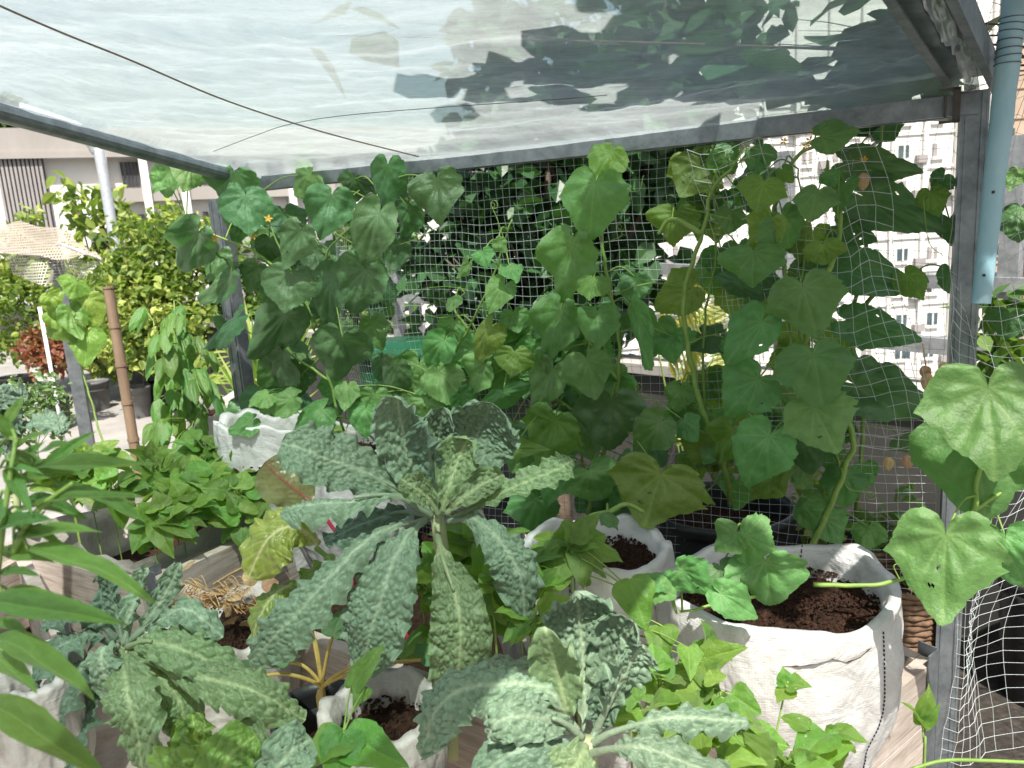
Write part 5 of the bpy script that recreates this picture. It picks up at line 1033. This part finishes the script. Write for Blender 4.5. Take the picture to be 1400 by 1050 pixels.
leafy('pepper_plant', 'pepper plant with long pointed leaves very near the camera at the left edge', 'pepper plant',
      [[(-10, 1060, .62), (-14, 960, .6), (-8, 840, .58), (2, 740, .56), (14, 650, .56), (22, 600, .57)], [(16, 760, .57), (50, 700, .56), (100, 660, .56)]],
      [(38, 752, .56, 196, 785, .5, 46), (-14, 822, .56, 176, 848, .5, 50, .3), (-10, 874, .56, 132, 932, .5, 56), (-10, 900, .58, 46, 930, .52, 40), (-20, 962, .55, 146, 1050, .48, 62), (0, 785, .57, 42, 776, .55, 24), (4, 812, .57, 96, 822, .54, 38),
       (16, 812, .58, 44, 842, .56, 26), (-6, 850, .58, 38, 862, .56, 30), (18, 734, .57, 136, 718, .53, 34), (30, 694, .57, 176, 655, .53, 36), (40, 640, .58, 214, 628, .54, 34), (0, 640, .57, 52, 634, .55, 26), (24, 610, .57, 60, 585, .56, 22), (18, 600, .58, -10, 560, .57, 26), (60, 640, .6, 120, 590, .6, 24), (70, 665, .6, 195, 690, .56, 30), (0, 680, .56, -20, 740, .54, 34), (14, 700, .57, -10, 700, .55, 34), (20, 660, .58, 90, 640, .57, 26), (20, 720, .57, 100, 744, .55, 26), (10, 640, .57, 40, 690, .54, 30), (10, 900, .58, 70, 888, .56, 30), (20, 620, .6, 80, 655, .57, 30), (10, 650, .6, 60, 600, .6, 28), (30, 650, .62, 120, 640, .6, 28), (0, 610, .6, -30, 640, .58, 30), (40, 680, .6, 110, 700, .57, 30), (20, 700, .6, 90, 680, .6, 28), (-5, 720, .56, 60, 700, .54, 34), (0, 750, .58, 70, 765, .55, 34), (10, 580, .6, 30, 540, .6, 22), (50, 620, .62, 100, 600, .6, 24), (60, 700, .62, 130, 660, .6, 26)], 'lance', 'pepper', rootz=.5, r_=.003)
mb = MB(); 
for x, y, s in ((62, 607, 5), (8, 585, 4)): 
    c = P(x, y, .55); cbox(mb, c, .004, .004, .005)
leafy('pepper_plant', 'small pepper plant with broad dark leaves at the bottom centre left', 'pepper plant', [[(470, 1075, .9), (468, 1030, .9), (470, 1000, .9)]],
      [(470, 1005, .9, 415, 1045, .86, 60, .1), (475, 1010, .9, 552, 1040, .86, 64, .2), (470, 1000, .9, 455, 1075, .85, 60), (480, 940, 1.0, 520, 880, 1.0, 34), (500, 940, 1.0, 482, 968, .98, 26)], 'bean', 'basil', rootz=.6)
# basil
R_ = random.Random(12); lv_ = []
for k in range(96):
    x = 242+R_.gauss(0, 24); y = R_.uniform(415, 660); d = R_.uniform(2.2, 2.5); L_ = R_.uniform(22, 40)
    if x > 300 or x < 186: continue
    lv_.append((x, y, d, x+(x-240)*.25+R_.uniform(-10, 10), y+L_, d-.05, R_.uniform(12, 20)))
leafy('basil_plant', 'tall basil plant with hanging oval leaves in front of the citrus shrub', 'basil', [[(250, 700, 2.4), (246, 600, 2.38), (240, 500, 2.36), (238, 410, 2.36)], [(246, 600, 2.38), (275, 560, 2.36), (282, 520, 2.36)], [(244, 560, 2.38), (215, 500, 2.36), (210, 440, 2.36)]], lv_, 'oval', 'basil', rootz=.7)
# beans
def beans(n, xr, yr, dr, lpx, label, group, seed, rootz, size=(34, 62), per=(6, 11)):
    R2 = random.Random(seed); ORD = ['first', 'second', 'third', 'fourth', 'fifth', 'sixth', 'seventh', 'eighth', 'ninth', 'tenth', 'eleventh', 'twelfth', 'thirteenth', 'fourteenth', 'fifteenth', 'sixteenth', 'seventeenth']
    xs = sorted(R2.uniform(*xr) for _ in range(n)); od = list(range(n)); R2.shuffle(od)
    for k in od:
        x = xs[k]; y = R2.uniform(*yr); q = (y-yr[0])/(yr[1]-yr[0]+1); d = dr[0]+(dr[1]-dr[0])*q+R2.uniform(-.04, .04)
        lv = []; st = [[(x, y+40, d), (x+R2.uniform(-6, 6), y+10, d), (x, y, d)]]
        for i in range(R2.randint(*per)):
            a = R2.uniform(0, 6.28); s = R2.uniform(*size); rr_ = R2.uniform(4, 22); ax, ay = x+cos(a)*rr_, y+sin(a)*rr_*.7
            lv.append((ax, ay, d-R2.uniform(0, .04), ax+cos(a)*s*.85, ay+sin(a)*s*.65+R2.uniform(-4, 14), d-R2.uniform(-.02, .07), s*R2.uniform(.55, .85)))
        leafy('bean_plant', label+', '+ORD[k]+' from the left', 'bean plant', st, lv, 'bean', 'bean', rootz=rootz, group=group, r_=.002)
beans(17, (95, 345), (596, 716), (2.2, 1.86), 40, 'bright green bean plant in the fabric-lined box', 'bean plants in the fabric-lined box', 5, .64, (30, 56), (10, 15))
beans(9, (655, 800), (725, 850), (1.3, 1.12), 40, 'bean plant between the largest kale and the medium white sack', 'bean plants beside the medium sack', 9, .58, (40, 66))
beans(7, (490, 700), (740, 900), (1.35, 1.25), 40, 'shaded bean plant under the leaves of the largest kale', 'bean plants under the kale', 10, .6, (50, 74), (5, 8))
beans(9, (860, 1010), (890, 1010), (1.12, .95), 40, 'bean plant in front of the big white sack', 'bean plants in front of the big sack', 12, .5, (40, 62), (5, 8))
beans(6, (960, 1130), (1000, 1060), (.98, .9), 40, 'bean plant along the bottom edge in front of the plank box', 'bean plants at the bottom edge', 14, .45, (46, 70), (5, 8))
leafy('bean_plant', 'single bean seedling standing against the side of the big white sack', 'bean plant', [[(1055, 1040, 1.0), (1062, 1000, 1.0), (1070, 960, 1.0), (1076, 935, 1.0)]],
      [(1075, 938, 1.0, 1070, 912, 1.0, 26), (1078, 936, 1.0, 1110, 938, .98, 30), (1078, 942, 1.0, 1062, 958, .98, 30)], 'bean', 'bean', rootz=.5, r_=.0018)
leafy('bean_plant', 'lone bean sprout with folded leaves at the lower right corner', 'bean plant', [[(1264, 1045, .92), (1263, 1015, .92), (1261, 992, .92)]],
      [(1261, 990, .92, 1240, 955, .91, 22, .7), (1262, 990, .92, 1272, 938, .91, 30, .4), (1262, 990, .92, 1284, 966, .9, 20, .8)], 'bean', 'bean', rootz=.45, r_=.0018)
mb = MB(); tube(mb, [P(1245, 1052, .85), P(1290, 1040, .85), P(1350, 1040, .86), P(1420, 1043, .87)], .002, 6, 16); single(mb, 'fallen_stem', M['stem'], 'bare green stem lying along the bottom right edge', 'stem', smooth=True)
leafy('bean_plant', 'bean plant with broad pointed leaves just left of the big white sack', 'bean plant', [[(870, 950, 1.15), (872, 880, 1.15), (866, 810, 1.15)]],
      [(862, 792, 1.14, 880, 858, 1.1, 58, .2), (906, 856, 1.12, 900, 905, 1.08, 46), (960, 905, 1.05, 975, 948, 1.0, 44, .2), (965, 900, 1.05, 1022, 884, 1.02, 40, .3), (940, 885, 1.06, 945, 930, 1.02, 34), (790, 745, 1.2, 800, 800, 1.15, 42), (745, 770, 1.2, 720, 800, 1.16, 44), (770, 750, 1.2, 760, 800, 1.15, 52), (1000, 950, 1.0, 1040, 975, .97, 42), (990, 955, 1.0, 1000, 990, .96, 34), (1140, 1000, .98, 1184, 1008, .95, 34), (1130, 1005, .97, 1085, 1040, .93, 56), (1150, 1010, .97, 1120, 1045, .94, 40)], 'bean', 'bean', rootz=.5)
# low herbs at far left and behind the net
for (x0, x1, y0, y1, d, mk, n, sz, lab, nm, cat) in [(0, 90, 500, 600, 2.6, 'herb', 700, .022, 'flowering mint with tiny white blossoms at far left', 'mint_plant', 'herb'),
        (1160, 1260, 660, 800, 1.85, 'bush_dark', 120, .035, 'low weeds with pale leaves around the wicker basket', 'weed', 'plant'), (1090, 1150, 640, 740, 1.95, 'bush', 130, .03, 'small bright seedling growing in the tub behind the net', 'seedling', 'plant'),
        (940, 1010, 560, 640, 2.4, 'bush', 260, .04, 'yellow-green seedlings at the foot of the striped palm', 'seedling', 'plant'), (1340, 1420, 380, 520, 2.0, 'bush_dark', 120, .06, 'leafy twig beyond the sagging net at the right edge', 'leafy_twig', 'plant')]:
    B_ = [((x0+(x1-x0)*f_), y0+(y1-y0)*g_, d, (x1-x0)*.32) for f_, g_ in ((.25, .4), (.7, .3), (.5, .7), (.3, .8), (.8, .7))]
    bs_ = P((x0+x1)/2, y1, d); bs_.z = max(.0, bs_.z-.15)
    tree(nm, lab, cat, bs_, B_, n, sz, mk, int(x0)+3, .003, asp=.45, bark='stem', foliage='foliage')
# dry stems and dead leaves
t = thing('dry_stalks', 'tangle of dry orange-brown stems on the torn sack', 'dead plant', P(280, 820, 1.4)); mb = MB(); R_ = random.Random(3)
for k in range(100):
    x = R_.uniform(235, 335); y = R_.uniform(800, 835); a = R_.uniform(-.7, .7); L_ = R_.uniform(12, 34)
    tube(mb, [P(x, y, 1.4), P(x+cos(a)*L_*.5, y-sin(a)*L_*.5-R_.uniform(2, 12), 1.38), P(x+cos(a)*L_, y+R_.uniform(-8, 8), 1.36)], (.0009, .0004), 5, 8)
tube(mb, [P(290, 800, 1.5), P(315, 785, 1.45), P(340, 772, 1.42)], .002, 6, 10); mb.build('stem', M['stem_dry'], t, True)
for k in range(26):
    x = R_.gauss(300, 40); y = R_.gauss(820, 22); A = P(x, y, 1.38); T = A+V((R_.uniform(-1, 1), R_.uniform(-1, 1), R_.uniform(-.3, .3)))*.035
    place_leaf(t, 'oval', A, T, .03, N=V((R_.gauss(0, 1), R_.gauss(0, 1), 1)), mk='dead')
t = thing('dry_leaves', 'cluster of withered brown leaves hanging on the net beside the right post', 'dead plant', tr(1270, 500)); mb = MB(); tube(mb, [tr(1262, 470), tr(1266, 500), tr(1272, 520)], .0015, 5, 8); mb.build('stem', M['stem_dry'], t)
for x, y in ((1262, 500), (1270, 510), (1288, 495), (1215, 625), (1240, 622), (1160, 545), (1180, 236)):
    A = tr(x, y, .02); place_leaf(t, 'oval', A, A+V((random.uniform(-.02, .02), 0, -.035)), .022, mk='dead')
# grey lining fabric of the bean box
mb = MB(); ci = [C0+cU*.02+cN*.04+V((0, 0, -.03)), C0+cU*.98+cN*.04+V((0, 0, -.03)), C0+cU*.98+cN*.56+V((0, 0, -.03)), C0+cU*.02+cN*.56+V((0, 0, -.03))]
pts = []
for i in range(4):
    for k in range(24): pts.append(ci[i].lerp(ci[(i+1) % 4], k/24))
def lin(u, v):
    q = pts[round(v*96) % 96]; z = .05*(1-u*3.2) if u < .3 else .05-.16*u+.0; cen = sum(ci, V((0, 0, 0)))/4
    return q+(cen-q).normalized()*(.05*u+.02*noise.noise(V((v*30, u*3, 0))))+V((0, 0, z+.03*noise.noise(V((v*24, u*2, 4)))))
grid(mb, 10, 96, lin); single(mb, 'lining_fabric', M['fabric'], 'crumpled grey lining fabric inside the bean box behind the plank', 'fabric', smooth=True)
